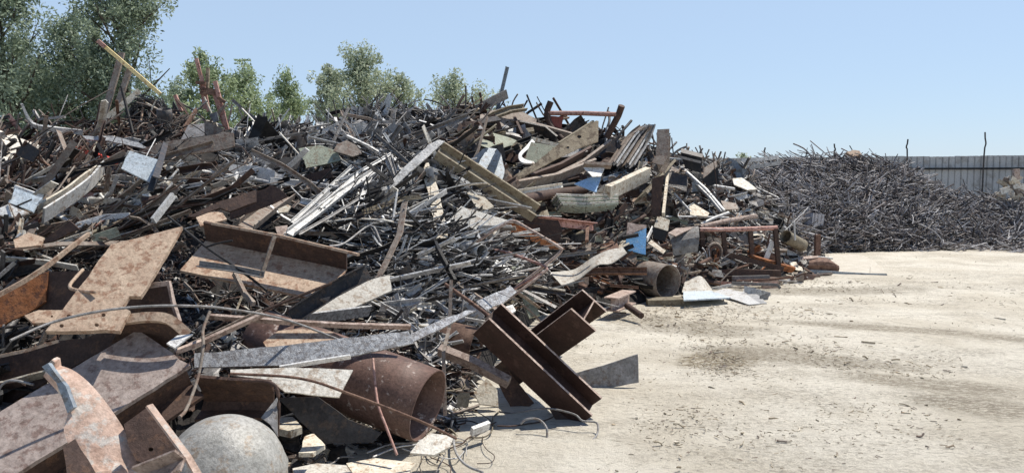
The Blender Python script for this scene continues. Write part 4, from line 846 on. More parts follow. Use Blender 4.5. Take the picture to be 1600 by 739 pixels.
# ---- right foot of the heap
cb = ribbon('curved_box', 'grey curved sheet box standing above the open pipe', 'sheet metal', B5(588,185, 650,165, 720,150, 785,138), B5(622,328, 680,318, 730,308, 780,300), 'steel', YA=[13.7]*4, YB=[13.5]*4, sag=.10, t=.02, short='the grey curved box')
plate('lit_top', None, None, B5(590,180, 640,150, 785,137, 700,170, 640,200), 'rust_pale', n=LIT, Y=13.55, parent=cb)  # lit top triangle of the box, its light put into a paler material
crb = plate('cream_box', 'cream box side left of the grey curved box', 'box', B5(500,140, 525,68, 602,98, 590,168), 'cream', n=HALF, off=.35, short='the cream box')
plate('side', None, None, B5(490,150, 498,142, 588,170, 570,235, 500,215), 'black', n=FACE, off=.3, parent=crb)  # shaded part of the cream box, painted as a black sheet
def blue_board():
    f = root('blue_board', 'bright blue board with notches and a grey upper part', 'board', P(995, 375, 13.4)); note([(995,375)], 'the bright blue board')
    plate('board', None, None, B5(322,290, 322,200, 340,196, 452,148, 447,320), 'blue', n=(0,-.9,.43), Y=12.95, t=.02, parent=f)
    plate('upper_board', None, None, B5(332,113, 452,130, 452,146, 340,194, 322,196), 'rust_pale', n=(0,-.9,.43), Y=12.93, t=.02, parent=f)
    for q in (B5(300,210, 400,192), B5(300,290, 368,262)): tube('bolt', None, None, q, .035, 'black', Y=12.85, curve=1, parent=f)  # black tubes standing in for the dark notches, not real bolts
blue_board()
bar('white_strip', 'white strip right of the bright blue board', 'steel strip', B5(455,225, 490,150), rect(.08,.02), 'white', off=.35)
plate('cream_sheet', 'tilted cream sheet between blue board and curved box', 'sheet metal', B5(462,245, 485,225, 575,295, 560,312), 'cream', n=LIT, off=.35)
big_pipe('open_pipe', 'large dusty open pipe lying with its round mouth facing out', B5(592,492)[0][0], B5(592,492)[0][1], 12.45, (-.55,.83,.03), .278, 1.4, .012, 'taupe', 'the large open pipe', ripple=.006)
bar('ground_block', 'dusty square timber lying before the large open pipe', 'timber', B5(455,635, 682,628), rect(.2,.16), 'khaki', Y=[12.2,12.2], side=(0,1,.1), short='the square timber')
bar('short_h', 'short dusty H section stub lying left of the square timber', 'H beam', B5(225,640, 340,590), isec(.22,.2,.02), 'rust_pale', Y=[10.9,11.5], side=(1,-.6,0), short='the short H stub')
tube('small_stub', 'short rusty pipe stub on the sand', 'pipe', B5(325,645, 420,712), .045, 'rust_dark', Y=[11.0,10.6], curve=1)
bar('brown_rail', 'brown rail with a bright edge crossing the open pipe', 'rail', B5(-10,440, 165,425, 455,425), isec(.14,.10,.015), 'rust', Y=[12.1,12.1,12.0], side=(0,-.9,.3), short='the brown rail')
plate('tan_square', 'small tan square plate left of the brown rail', 'steel plate', B5(0,475, 82,460, 82,512, 0,512), 'rust_tan', n=FACE, Y=12.0)
ribbon('pale_dome', 'pale curved sheet on the sand right of the open pipe', 'sheet metal', B5(700,480, 760,462, 810,462, 872,540), B5(680,560, 740,562, 800,562, 870,560), 'sheet_pale', YA=[13.7]*4, YB=[13.3]*4, t=.012)
plate('white_sheet', 'flat bluish white sheet lying on the sand with a dark shadow', 'sheet metal', B5(688,562, 870,558, 992,602, 690,618), 'white_blue', n=(.05,-.12,1), Y=[13.15,13.3,12.35,None], t=.02, short='the flat white sheet')
plate('white_sheet', 'white pointed sheet lying right of the flat bluish one', 'sheet metal', B5(878,558, 960,535, 1075,560, 1182,632, 1110,640), 'white', n=FLAT, Y=12.75, t=.01)
def gutter():
    f = root('galvanised_channel', 'open galvanised box channel on the sand at the foot of the heap', 'channel', P(1180, 460, 12.7)); note([(1185,460)], 'the open galvanised channel')
    plate('base', None, None, B5(1068,560, 1080,530, 1180,585, 1225,630, 1175,632), 'galv', n=FLAT, Y=12.75, parent=f)
    plate('side', None, None, B5(1080,517, 1248,562, 1248,585, 1180,600, 1082,560), 'galv', n=(0,-.97,.1), Y=12.95, parent=f)
    plate('side', None, None, B5(1182,582, 1248,560, 1225,630, 1180,634), 'steel', n=(.2,-.95,.1), Y=12.6, parent=f)
gutter()
def rack():
    f = root('rusty_rack', 'rusty pipe rack standing on its side at the foot of the heap', 'rack', P(1155, 400, 15.0)); note([(1160,380)], 'the rusty pipe rack')
    tube('top_rail', None, None, B5(795,160, 1050,158, 1292,148), .045, 'pink_rust', Y=15.0, curve=1, parent=f)
    for q, m in ((B5(808,170, 820,410), 'rust_dark'), (B5(945,172, 962,390), 'rust_dark'), (B5(1120,172, 1128,320), 'rust_dark'), (B5(1278,150, 1300,405), 'rust_dark')): bar('leg', None, None, q, rect(.08,.08), m, Y=15.0, parent=f)
    bar('lower_rail', None, None, B5(820,405, 960,385, 1130,388), rect(.07,.07), 'rust_dark', Y=15.0, parent=f)
    bar('brace', None, None, B5(805,435, 990,360), rect(.05,.05), 'steel', Y=14.7, parent=f)
    bar('brace', None, None, B5(955,315, 1150,365, 1330,412), rect(.09,.05), 'rust_dark', Y=14.8, parent=f)
rack()
def wheel():
    c = P(*B5(888,308)[0], 14.8); f = root('wheel', 'rusty wheel rim caught inside the pipe rack', 'wheel', c); note([(1116,395)], 'the rusty wheel')
    for name, r1, r2, m in (('rim', .175, .025, 'taupe'), ('ring', .12, .032, 'rust'), ('hub', .03, .03, 'rust_dark')):
        mb = MB(); n = 30; V = []
        for i in range(n):
            a = i*2*math.pi/n
            for j in range(8):
                b = j*math.pi/4; q = r1+r2*math.cos(b); V.append((c.x+q*.88*math.cos(a), c.y+r2*1.6*math.sin(b)+.25*q*math.cos(a), c.z+q*1.05*math.sin(a)))
        mb.add(V, [(i*8+j, ((i+1) % n)*8+j, ((i+1) % n)*8+(j+1) % 8, i*8+(j+1) % 8) for i in range(n) for j in range(8)], 0, True); mb.build(name, m, f)
wheel()
bar('orange_plank', 'orange rusty plank sloping down out of the pipe rack', 'plank', B5(1112,338, 1395,418), rect(.14,.05), 'rust_orange', Y=[14.9,15.2], side=(0,-.6,.8), short='the orange plank')
for i, (q, m, s) in enumerate(((B5(800,445, 1000,430, 1310,440), 'rust_dark', .12), (B5(800,472, 1010,470), 'rust_dark', .08), (B5(1000,470, 1240,465), 'steel', .08), (B5(870,500, 1080,505, 1290,508), 'pink_rust', .06), (B5(1030,490, 1250,480, 1400,462), 'rust', .04), (B5(870,540, 960,520, 1080,500), 'galv', .05), (B5(1000,500, 1290,512, 1310,535), 'steel', .05))):
    bar('long_bar', ['thick dark bar along the foot of the rack','short dark bar before the rack','grey bar before the rusty wheel','pinkish bar lying on the sand before the rack','thin rusty bar reaching right from the rack foot','thin grey bar beside the flat white sheet','grey pipe with an elbow end on the sand'][i], 'steel bar', q, rect(s, s*.8), m, Y=[14.7-.1*i]*len(q), short='the bars at the rack foot' if i == 0 else None)
big_pipe('barrel', 'tan barrel with a dark open mouth right of the rack', B6(362,538)[0][0], B6(362,538)[0][1], 16.1, (.75,.55,-.35), .135, .65, .012, 'khaki', 'the tan barrel', n=32)
bar('white_stick', 'short white board inside the right side of the rack', 'board', B6(305,560, 275,640), rect(.1,.02), 'white', Y=15.1, side=(1,0,.2))
bar('rusty_stake', 'short rusty stake standing right of the barrel', 'post', B6(505,530, 503,625), rect(.11,.09), 'rust', Y=16.6, side=(1,0,0), short='the rusty stake')
bar('thin_stick', 'thin white rod standing above the barrel', 'rod', B6(400,475, 405,555), rect(.03,.03), 'bright', Y=15.3)
ribbon('half_drum', 'brown half drum lying on the sand at the heap corner', 'drum', B6(455,640, 500,632, 545,635, 575,660), B6(455,685, 500,688, 550,690, 598,696), 'rust', YA=[16.5]*4, YB=[16.2]*4, sag=.15, t=.02, short='the brown half drum')
plate('grey_ledge', 'small grey ledge plate on top of the brown half drum', 'sheet metal', B6(432,628, 508,622, 508,632, 434,640), 'rust_pale', n=LIT, Y=16.35)
ss = ribbon('sand_sheet', 'flat sandy sheet lying on the ground with a dark raised edge', 'sheet metal', B6(550,622, 620,618, 700,622, 760,650), B6(600,700, 670,702, 740,705, 812,706), 'sand_sheet', YA=[19.8,20.2,20.0,18.6], YB=[16.3,16.2,16.1,16.0], t=.015, short='the flat sandy sheet')
bar('edge_strip', None, None, B6(470,690, 600,700, 812,712), rect(.05,.05), 'slate', Y=[16.2,16.1,16.0], parent=ss)
plate('white_step', 'small white plate on the sand left of the flat sandy sheet', 'sheet metal', B6(455,690, 480,680, 560,684, 590,698, 500,705), 'white_blue', n=FLAT, Y=16.4)
# ---- on and behind the far heap
def boxy(name, label, cat, c, sx_, sy, sz, rz, tilt, m, short):
    mb = MB(); V = [Vector((a*sx_/2, b*sy/2, d*sz/2)) for a in (-1,1) for b in (-1,1) for d in (-1,1)]
    M_ = Matrix.Rotation(rz, 3, 'Z')@Matrix.Rotation(tilt, 3, 'Y'); V = [M_@v+c for v in V]
    mb.add(V, [(0,1,3,2),(4,6,7,5),(0,4,5,1),(2,3,7,6),(1,5,7,3),(0,2,6,4)])
    for k in (-.3,0,.3): sweep(mb, rect(.03,.03), [M_@Vector((k*sx_,-sy/2-.01,-sz/2))+c, M_@Vector((k*sx_,-sy/2-.01,sz/2))+c], (1,0,0))
    note([pix(c)], short); tag(mb.build(name, m), label, cat)
boxy('grey_crate', 'grey dented box at the foot of the heap of rods', 'box', P(1272, 343, 21.6), .42, .3, .34, .4, .12, 'rebar_light', 'the grey dented box')
plate('brown_lump', 'brown rounded lump on the crest of the heap of rods', 'scrap lump', B6(632,165, 660,155, 690,158, 702,178, 660,182), 'rust_tan', n=HALF, Y=25.5, t=.2)
def pale_pile():
    rr = random.Random(9)
    for i in range(22):
        x = 1562+rr.random()*38; y = 318-rr.random()*38*(1-abs(x-1585)/40)
        c = P(x, y, 24.5+rr.random()); mb = MB(); 
        sweep(mb, rect(rr.uniform(.08,.2), rr.uniform(.05,.12)), smoothpath([c, c+Vector((rr.uniform(-.25,.25), -.05, rr.uniform(-.1,.25))), c+Vector((rr.uniform(-.4,.4), 0, rr.uniform(-.1,.3)))], 2))
        tag(mb.build('pale_scrap', R.choice(['cream','sheet_pale','taupe'])), 'pale twisted piece in the small light pile before the fence at the right edge', 'scrap piece', 'pale pieces before the fence')
    bar('brown_stub', 'brown stub sticking up from the pale pile at the right edge', 'post', B7(870,262, 872,320), rect(.18,.12), 'rust_pale', Y=24.6)
pale_pile()

# ================================================================ smaller scrap: countable pieces, then the uncountable rest
def zone_pts(poly, n, rr):
    xs_ = [p[0] for p in poly]; ys_ = [p[1] for p in poly]; out = []
    while len(out) < n:
        x, y = rr.uniform(min(xs_), max(xs_)), rr.uniform(min(ys_), max(ys_)); c = False; j = len(poly)-1
        for i in range(len(poly)):
            a, b = poly[i], poly[j]
            if (a[1] > y) != (b[1] > y) and x < (b[0]-a[0])*(y-a[1])/(b[1]-a[1])+a[0]: c = not c
            j = i
        if c: out.append((x, y))
    return out
def inheap(px, py):
    i = int((py+20)/GS); j = int((px+80)/GS)
    return 0 <= i < HITM.shape[0] and 0 <= j < HITM.shape[1] and HITM[i, j]
KIND = {'strip': ('metal_strip', 'metal strip', 'strip'), 'rod': ('steel_rod', 'rod', 'rod'), 'angle': ('angle_bar', 'steel bar', 'angle bar'),
        'sheet': ('metal_sheet', 'sheet metal', 'sheet'), 'tube': ('scrap_pipe', 'pipe', 'pipe'), 'channel': ('channel_bar', 'channel', 'channel'), 'block': ('offcut', 'offcut', 'offcut')}
WORD = {'rust_dark': 'dark brown', 'rust': 'rusty brown', 'rust_tan': 'tan', 'rust_pale': 'dusty pinkish', 'rust_orange': 'orange rusty', 'pink_rust': 'pinkish', 'steel': 'grey',
        'steel_dark': 'dark grey', 'black': 'black', 'galv': 'light grey', 'galv_speck': 'speckled grey', 'bright': 'bright', 'white': 'white', 'slate': 'slate grey', 'khaki': 'khaki', 'olive': 'olive grey', 'white_blue': 'bluish white',
        'cream': 'cream', 'sheet_pale': 'pale', 'taupe': 'brownish grey', 'wood': 'wood coloured', 'rebar': 'dark grey', 'rebar_light': 'light grey', 'salmon': 'salmon', 'sky_blue': 'blue'}
def piece(mb, kind, c, d, L, w, t, rr, mi=0, bend=.15):
    d = Vector(d).normalized(); side = Vector((rr.uniform(-.5,.5), rr.uniform(-1,-.2), rr.uniform(-.2,1))).normalized()
    if kind == 'sheet':
        s = (side.cross(d)).normalized(); nrm = d.cross(s); na, nb = 4, 3; V = []
        cut = [rr.uniform(.6,1.05) for _ in range(4)]; k1, k2 = rr.uniform(-bend,bend)*1.6, rr.uniform(-bend,bend)
        for i in range(na+1):
            for j in range(nb+1):
                u, v = i/na-.5, j/nb-.5; e = cut[(i > na/2)*2+(j > nb/2)] if (i in (0,na) or j in (0,nb)) else 1
                V.append(c+d*(u*L*e)+s*(v*w*e)+nrm*((k1*4*u*u+k2*math.sin(v*5))*w+rr.uniform(-.02,.02)*w))
        N = len(V); V += [p-nrm*t for p in V]; W = nb+1
        F = [(i*W+j, i*W+j+1, (i+1)*W+j+1, (i+1)*W+j) for i in range(na) for j in range(nb)]; F += [tuple(x+N for x in reversed(f)) for f in F]
        rim = [i*W for i in range(na+1)]+[na*W+j for j in range(1, nb+1)]+[i*W+nb for i in range(na-1, -1, -1)]+[j for j in range(nb-1, 0, -1)]
        F += [(rim[i], rim[(i+1) % len(rim)], rim[(i+1) % len(rim)]+N, rim[i]+N) for i in range(len(rim))]
        mb.add(V, F, mi); return
    n = 1 if (bend < .03 or rr.random() < .22) else rr.choice([2,3,4,5]); path = [c-d*L/2]
    q = Vector([rr.gauss(0, bend) for _ in range(3)]); dd = d.copy()
    for i in range(n):
        path.append(path[-1]+dd*(L/n)); dd = (dd+q+Vector([rr.gauss(0, bend*.6) for _ in range(3)])).normalized()
    mid = sum(path, Vector())/len(path); path = [p+(c-mid) for p in path]
    sec = {'strip': lambda: rect(w, t), 'block': lambda: rect(w, w*.7), 'rod': lambda: circ(w/2, 5), 'tube': lambda: circ(w/2, 8), 'angle': lambda: lsec(w, w, max(.006, w*.14)), 'channel': lambda: csec(w*.5, w, max(.006, w*.1))}[kind]()
    if (kind in ('rod','tube') or (kind == 'strip' and bend > .2 and L/max(w,.01) > 12)) and n > 1: path = smoothpath(path, 2)
    sweep(mb, sec, path, side, mi, smooth=kind in ('rod','tube'))
USED = {}
def label_for(px, py, kind, m, L, w, d, zone):
    near = sorted(LAND, key=lambda q: (q[0]-px)**2+((q[1]-py)*1.3)**2)[0]; dx, dy = px-near[0], py-near[1]
    rel = ('right of' if dx > 0 else 'left of') if abs(dx) > abs(dy)*1.2 else ('below' if dy > 0 else 'above')
    if (dx*dx+dy*dy) < 400: rel = 'close beside'
    an = math.degrees(math.atan2(d[2], d[0])) % 180
    lean = 'level' if an < 18 or an > 162 else ('upright' if 68 < an < 112 else ('rising right' if an < 90 else 'rising left'))
    size = 'long' if L > 1.0 else ('short' if L < .45 else '')
    lab = ' '.join(x for x in (size, WORD[m], KIND[kind][2], lean, rel, near[2]) if x)
    return lab
COUNT = {}
CAP = {'strip': 290, 'rod': 60, 'angle': 200, 'sheet': 230, 'tube': 110, 'channel': 120, 'block': 60}
RES = []
def zone(zid, poly, n_obj, n_stuff, kinds, mats, Ls, ws, ts, ang, spread, bend=.15, lift=(-.02,.22), depth=.35, small=.55, seed=0, stuffname='scrap_clutter', stufflabel=None, skymargin=14, stuff_mats=None, stuff_kinds=None, ground=False):
    rr = random.Random(seed); zs = seed*1.37
    def one(p, f, kn, mt):
        Y = skydep(*p)
        if Y > 40: return None
        k = rr.choices([a for a, _ in kn], [b for _, b in kn])[0]; m = rr.choices([a for a, _ in mt], [b for _, b in mt])[0]
        L = (Ls[0]+(Ls[1]-Ls[0])*rr.random()**1.6)*f; w = (ws[0]+(ws[1]-ws[0])*rr.random()**1.5)*(f**.5)
        if k == 'sheet': L = min(L, .95); w = L*rr.uniform(.4,.8); L = L*.75
        if k == 'rod': w *= .5
        co = float(vnoise(np.array([p[0]/38.+zs]), np.array([p[1]/26.+zs*.7]))[0])*2.4
        a = rad(ang+spread*1.15*co+rr.gauss(0, spread*.55) if rr.random() < .8 else rr.uniform(0, 180)); d = Vector((math.cos(a), math.sin(a)*.62, math.sin(a)*.78))+Vector((0,-.6,.8))*rr.gauss(0, depth*.42)
        c = P(p[0], p[1], Y-rr.uniform(*lift)); hits = 0
        for f_ in (-.42, -.2, 0, .2, .42):
            u_, v_ = pix(c+d.normalized()*(L*f_)); i_ = int((v_+20)/GS); j_ = int((u_+80)/GS)
            if 0 <= i_ < HERO.shape[0] and 0 <= j_ < HERO.shape[1] and HERO[i_, j_]: hits += 1
        if hits >= 1 and rr.random() < (.55 if hits == 1 else .8 if hits == 2 else .95): return None
        return k, m, L, w, rr.uniform(*ts), d, c
    pts = zone_pts(poly, int(n_obj*1.5), rr); objs = []
    for p in pts:
        if not inheap(*p): continue
        o = one(p, 1, kinds, mats)
        if o: objs.append((p, o))
    over = []
    for p, (k, m, L, w, t, d, c) in objs:
        COUNT[k] = COUNT.get(k, 0)+1
        if COUNT[k] > CAP[k]: over.append((k, m, L, w, t, d, c)); continue
        mb = MB(); piece(mb, k, c, d, L, w, t, rr, 0, bend)
        lab = label_for(p[0], p[1], k, m, L, w, d, zid); o = mb.build(KIND[k][0], m)
        tag(o, lab, KIND[k][1], KIND[k][1]+' pieces '+zid); RES.append(o)
    mm = [a for a, _ in (stuff_mats or mats)]; mb = MB()
    for (k, m, L, w, t, d, c) in over: piece(mb, k, c, d, L, w, t, rr, mm.index(m) if m in mm else 0, bend)
    for p in zone_pts(poly, int(n_stuff*1.25), rr):
        if not (ground or inheap(*p)): continue
        o = one(p, small, stuff_kinds or kinds, stuff_mats or mats)
        if o:
            k, m, L, w, t, d, c = o; piece(mb, k, c, d, L, w, t, rr, mm.index(m), bend)
    for p in zone_pts(poly, int(n_stuff*(.8 if small > .2 else .1)), rr):
        if not (ground or inheap(*p)): continue
        o = one(p, small*.5, stuff_kinds or kinds, stuff_mats or mats)
        if o:
            k, m, L, w, t, d, c = o; piece(mb, k, c, d, L, w*.7, t*.6, rr, mm.index(m), bend*1.5)
    if mb.v: tag(mb.build(stuffname, mm), stufflabel or ('small tangled scrap pieces '+zid), 'scrap', kind='stuff')
G = [('steel_dark',3),('black',2),('steel',3),('galv',2),('bright',1.2),('rust_dark',1.5)]
CAP['strip'] = 60
zone('lying across the middle', PX(360,220, 700,200, 800,330, 850,440, 740,500, 560,480, 460,420, 340,330), 90, 260, [('strip',5),('angle',2)], [('galv',3),('steel',4),('sheet_pale',2),('taupe',2),('bright',1),('black',2)], (1.0,3.0), (.035,.085), (.008,.016), 8, 24, bend=.13, seed=71, small=.8, lift=(.05,.3), stuffname='long_strips', stufflabel='long flat bent strips lying across the middle of the heap')
CAP['strip'] = 110
zone('lying across the left side', PX(-20,230, 260,200, 330,260, 330,330, 120,400, -20,420), 50, 130, [('strip',5),('angle',2)], [('galv',2),('taupe',4),('sheet_pale',2),('rust_dark',3),('black',2)], (.9,2.6), (.035,.08), (.008,.016), 22, 26, bend=.16, seed=72, small=.8, lift=(.05,.28), stuffname='long_strips', stufflabel='long flat bent strips lying across the left side of the heap')
CAP['strip'] = 290
# upper tangle of light strips, centre
zone('in the upper middle tangle', PX(372,196, 500,200, 560,172, 640,160, 700,168, 720,230, 700,330, 600,330, 480,300, 360,290), 190, 5200, [('strip',5),('angle',3),('rod',2),('sheet',.6),('channel',1)],
     [('steel',4),('galv',3.5),('bright',2),('steel_dark',4),('black',2),('taupe',1.4),('rust_dark',.6)], (.35,1.7), (.025,.085), (.006,.014), 20, 50, bend=.36, seed=11, small=.5)
# punched skeleton strips
zone('below the long bright grey strip', PX(560,240, 700,235, 705,330, 600,325), 40, 700, [('rod',3),('strip',3)], [('galv',3),('steel',3),('bright',1),('black',1)], (.2,.7), (.03,.07), (.008,.015), 60, 50, bend=.5, seed=12)
# dark rods in the middle, bright ones among them painting the glints
zone('in the dark middle of the heap', PX(440,345, 560,290, 720,290, 800,340, 860,400, 840,470, 760,470, 620,440, 560,400), 190, 3600, [('rod',5),('strip',5),('angle',2),('tube',.7)],
     [('black',10),('steel_dark',5),('steel',1.6),('slate',.6),('bright',4),('galv',1.6)], (.5,2.2), (.014,.045), (.005,.012), 8, 22, bend=.12, seed=13, small=.6)
zone('in the middle beside the tube frame', PX(600,400, 780,420, 850,470, 760,500, 690,560, 600,520, 560,470), 110, 1700, [('strip',6),('angle',2),('rod',3),('sheet',.8)],
     [('galv',3),('bright',3),('steel',3),('steel_dark',3),('black',2),('cream',1)], (.3,.9), (.03,.07), (.006,.014), 10, 45, bend=.15, seed=14)
# chips, left and centre left
zone('among the dark chips', PX(-20,395, 60,380, 150,340, 260,300, 300,260, 420,280, 440,330, 330,350, 325,480, 300,560, 250,420, 130,430, 60,450, -20,520), 60, 9000, [('strip',5),('sheet',1),('angle',2)], [('steel_dark',4),('black',3),('galv',1),('taupe',2),('rust_dark',3)],
     (.25,.8), (.03,.06), (.006,.012), 20, 40, bend=.3, seed=15, small=.14, stuffname='metal_chips', stufflabel='small curled dark metal chips and turnings between the plates', stuff_kinds=[('strip',6),('rod',2),('sheet',2)], stuff_mats=[('black',6),('steel_dark',5),('rust_dark',4),('taupe',2),('sheet_pale',.8)], lift=(-.03,.1))
zone('in the chips by the left edge', PX(-20,470, 60,480, 90,505, 60,540, -20,560), 0, 1400, [('strip',5)], [('steel_dark',4),('black',3),('taupe',1),('sheet_pale',.6)], (.2,.5), (.03,.05), (.006,.012), 20, 50, bend=.4, seed=16, small=.15, stuffname='metal_chips', stufflabel='small dark chips at the left edge under the cable', lift=(-.03,.06))
# brown brush upper left
zone('in the brown brush at upper left', PX(-30,215, 60,205, 150,185, 250,165, 300,200, 260,260, 150,300, 60,330, -30,330), 150, 2600, [('rod',5),('strip',2),('tube',1.4),('angle',1)],
     [('rust_dark',6),('rust',1.2),('taupe',4),('rust_tan',.6),('black',3),('steel',1),('cream',.5)], (.4,1.4), (.025,.06), (.01,.02), 30, 45, bend=.3, seed=17, small=.6)
zone('on the pale stretch at left', PX(-30,320, 60,300, 160,270, 240,240, 300,260, 250,320, 150,360, 60,390, -30,410), 110, 1300, [('sheet',1.5),('strip',6),('angle',2),('tube',1)],
     [('white',2.2),('cream',2.5),('sheet_pale',2),('galv',2),('rust_dark',2),('black',2),('taupe',1.5),('pink_rust',.5)], (.3,1.0), (.03,.08), (.008,.016), 35, 35, bend=.2, seed=18)
# wire coil and top left
zone('by the stand at the skyline', PX(195,160, 270,140, 330,180, 370,200, 360,235, 230,235), 60, 1700, [('rod',5),('strip',2),('sheet',.5)], [('steel_dark',4),('black',3),('steel',2),('rust_dark',2),('wood',.5)], (.25,.8), (.02,.05), (.006,.012), 40, 60, bend=.5, seed=19, lift=(-.1,.4))
# heavy top right-middle
zone('in the heavy top of the heap', PX(690,180, 760,165, 860,160, 930,190, 960,230, 930,320, 820,320, 740,280, 700,250), 190, 1100, [('sheet',3),('strip',3),('channel',2),('angle',2),('block',1)],
     [('taupe',3),('rust_dark',4),('khaki',2),('steel_dark',4),('black',4),('wood',.8),('steel',1.5),('rust_tan',.6),('galv',1.2)], (.5,2.4), (.05,.2), (.01,.03), 24, 22, bend=.1, seed=20, small=.4)
zone('under the broad plank', PX(800,290, 960,290, 1040,330, 1040,400, 930,410, 860,390), 110, 1200, [('sheet',2.5),('strip',3),('channel',2),('tube',2)], [('taupe',3),('rust_dark',4),('steel_dark',3),('black',3),('khaki',1.5),('olive',1),('cream',.7)], (.4,1.3), (.05,.14), (.01,.03), 5, 25, bend=.1, seed=21)
zone('on the right shoulder of the heap', PX(940,205, 1000,205, 1060,225, 1120,245, 1170,275, 1150,360, 1050,350, 960,300), 190, 2300, [('sheet',2.6),('strip',4),('channel',1.5),('angle',2),('tube',1),('block',.5)],
     [('taupe',3),('steel',4),('steel_dark',3),('black',2),('galv',2),('cream',1.2),('rust_tan',.8),('rust_dark',2),('slate',1),('rust_orange',.3)], (.35,1.3), (.04,.12), (.008,.022), 35, 45, bend=.2, seed=22)
zone('on the right slope of the heap', PX(1120,260, 1180,280, 1220,340, 1290,410, 1240,430, 1130,400, 1060,360, 1100,300), 120, 2200, [('strip',4),('rod',3),('sheet',1.2),('angle',2),('tube',1)], [('steel',4),('steel_dark',3),('galv',2),('black',2),('rust_dark',2),('cream',.7),('taupe',2)], (.3,1.2), (.03,.09), (.008,.02), 150, 35, bend=.2, seed=23)
zone('at the right foot of the heap', PX(1000,370, 1150,350, 1290,400, 1300,425, 1200,450, 1080,440, 1010,410), 90, 900, [('sheet',2),('strip',4),('tube',1.5),('angle',2),('block',.8)], [('rust_dark',4),('steel',3),('cream',2),('taupe',3),('black',2),('rust',1.2),('galv',1.5),('rust_orange',.5)], (.3,1.1), (.04,.1), (.01,.02), 5, 35, bend=.12, seed=24, lift=(-.02,.35))
zone('around the tube frame', PX(700,330, 800,330, 900,360, 980,400, 980,440, 860,480, 800,470, 760,400), 100, 1000, [('sheet',2),('strip',4),('tube',1),('channel',1.5)], [('rust_dark',4),('rust',2),('taupe',2),('black',3),('steel_dark',3),('rust_pale',1),('cream',.8),('rust_orange',.5)], (.3,1.1), (.04,.1), (.01,.02), -15, 30, bend=.14, seed=25, lift=(-.02,.18))
# front
zone('in the foreground under the plates', PX(290,470, 440,440, 620,440, 720,480, 740,600, 700,700, 560,700, 460,739, 440,620, 300,600), 120, 2200, [('strip',5),('rod',3),('sheet',1.4),('angle',2)],
     [('steel_dark',4),('black',3),('taupe',2),('galv',1.5),('rust_dark',3),('cream',1),('steel',2)], (.2,.7), (.02,.055), (.005,.012), 8, 40, bend=.2, seed=26, small=.45, lift=(-.02,.14), ground=True)
zone('in the bottom left corner', PX(-20,520, 300,560, 300,640, 240,660, -20,660), 30, 500, [('strip',3),('sheet',1)], [('rust_dark',4),('black',2),('taupe',1)], (.2,.5), (.03,.06), (.006,.012), 10, 40, seed=27, lift=(-.02,.02))
zone('woven through the middle of the heap', PX(380,215, 700,190, 800,330, 860,420, 760,480, 600,500, 440,450, 330,340), 0, 230, [('rod',1)], [('black',5),('steel_dark',4),('steel',2),('bright',.8),('galv',1)], (1.0,3.0), (.012,.028), (.01,.012), 12, 28, bend=.34, seed=61, small=1, lift=(.0,.22), stuffname='long_wires', stufflabel='long thin bent wires and rods woven through the middle of the heap')
zone('woven through the left side', PX(-20,240, 250,200, 400,250, 420,440, 300,520, 120,420, -20,420), 0, 170, [('rod',1)], [('black',3),('rust_dark',4),('taupe',2),('bright',.8),('steel',2)], (1.0,3.0), (.014,.03), (.01,.012), 25, 40, bend=.34, seed=62, small=1, lift=(.0,.2), stuffname='long_wires', stufflabel='long thin bent wires woven through the left side of the heap')
zone('woven over the right side', PX(800,260, 1150,270, 1260,400, 1100,430, 900,430, 800,380), 0, 170, [('rod',1)], [('black',3),('rust_dark',3),('steel',2),('galv',1.5)], (1.0,3.2), (.018,.035), (.01,.012), 10, 45, bend=.34, seed=63, small=1, lift=(.0,.22), stuffname='long_wires', stufflabel='long thin bent wires woven over the right side of the heap')
# skyline spikes: rods and bars poking up above the ridge
def spikes(zid, segs, n, mats, Ls, w, seed, kind='rod', name=None, cap=60):
    rr = random.Random(seed); rest = MB(); mm = [a for a, _ in mats]
    for i in range(n):
        x = rr.uniform(*segs); y = np.interp(x, sx, sS)-rr.uniform(-4, 6) if seed < 60 else np.interp(x, gx, gS)+rr.uniform(-3, 8)
        Y = skydep(x, y+8)
        if Y > 30: continue
        a = rad(rr.choice([rr.gauss(90,35), rr.gauss(40,30), rr.gauss(140,30)])); d = Vector((math.cos(a), rr.gauss(0,.2), abs(math.sin(a)))); L = rr.uniform(*Ls)
        c = P(x, y, Y-.1)+d*(L*.12); m = rr.choices([q for q, _ in mats], [b for _, b in mats])[0]; k = kind if rr.random() < .6 else 'strip'
        if i < cap:
            mb = MB(); piece(mb, k, c, d, L, w*rr.uniform(.6,1.6), .015, rr, 0, .15); px_, py_ = pix(c)
            tag(mb.build(KIND[k][0], m), label_for(px_, py_, k, m, L, w, d, zid), KIND[k][1], 'pieces poking up '+zid)
        else: piece(rest, k, c, d, L, w*rr.uniform(.6,1.6), .015, rr, mm.index(m), .15)
    if rest.v: tag(rest.build('scrap_clutter', mm), 'small pieces poking up '+zid, 'scrap', kind='stuff')
spikes('at the upper left skyline', (-20,380), 45, [('steel',2),('rust_dark',3),('taupe',2),('black',2),('cream',.6)], (.3,.8), .022, 41, cap=45)
spikes('at the middle skyline', (380,720), 80, [('steel',4),('steel_dark',3),('galv',1.5),('taupe',1)], (.3,.8), .018, 42, cap=45)
spikes('at the top of the heap', (700,1000), 40, [('taupe',3),('steel',2),('rust_dark',3),('wood',1),('steel_dark',2)], (.3,.9), .045, 43, cap=45)
spikes('at the right skyline', (1000,1230), 60, [('taupe',2),('steel',3),('rust_dark',2),('galv',1)], (.3,.7), .035, 44, cap=30)
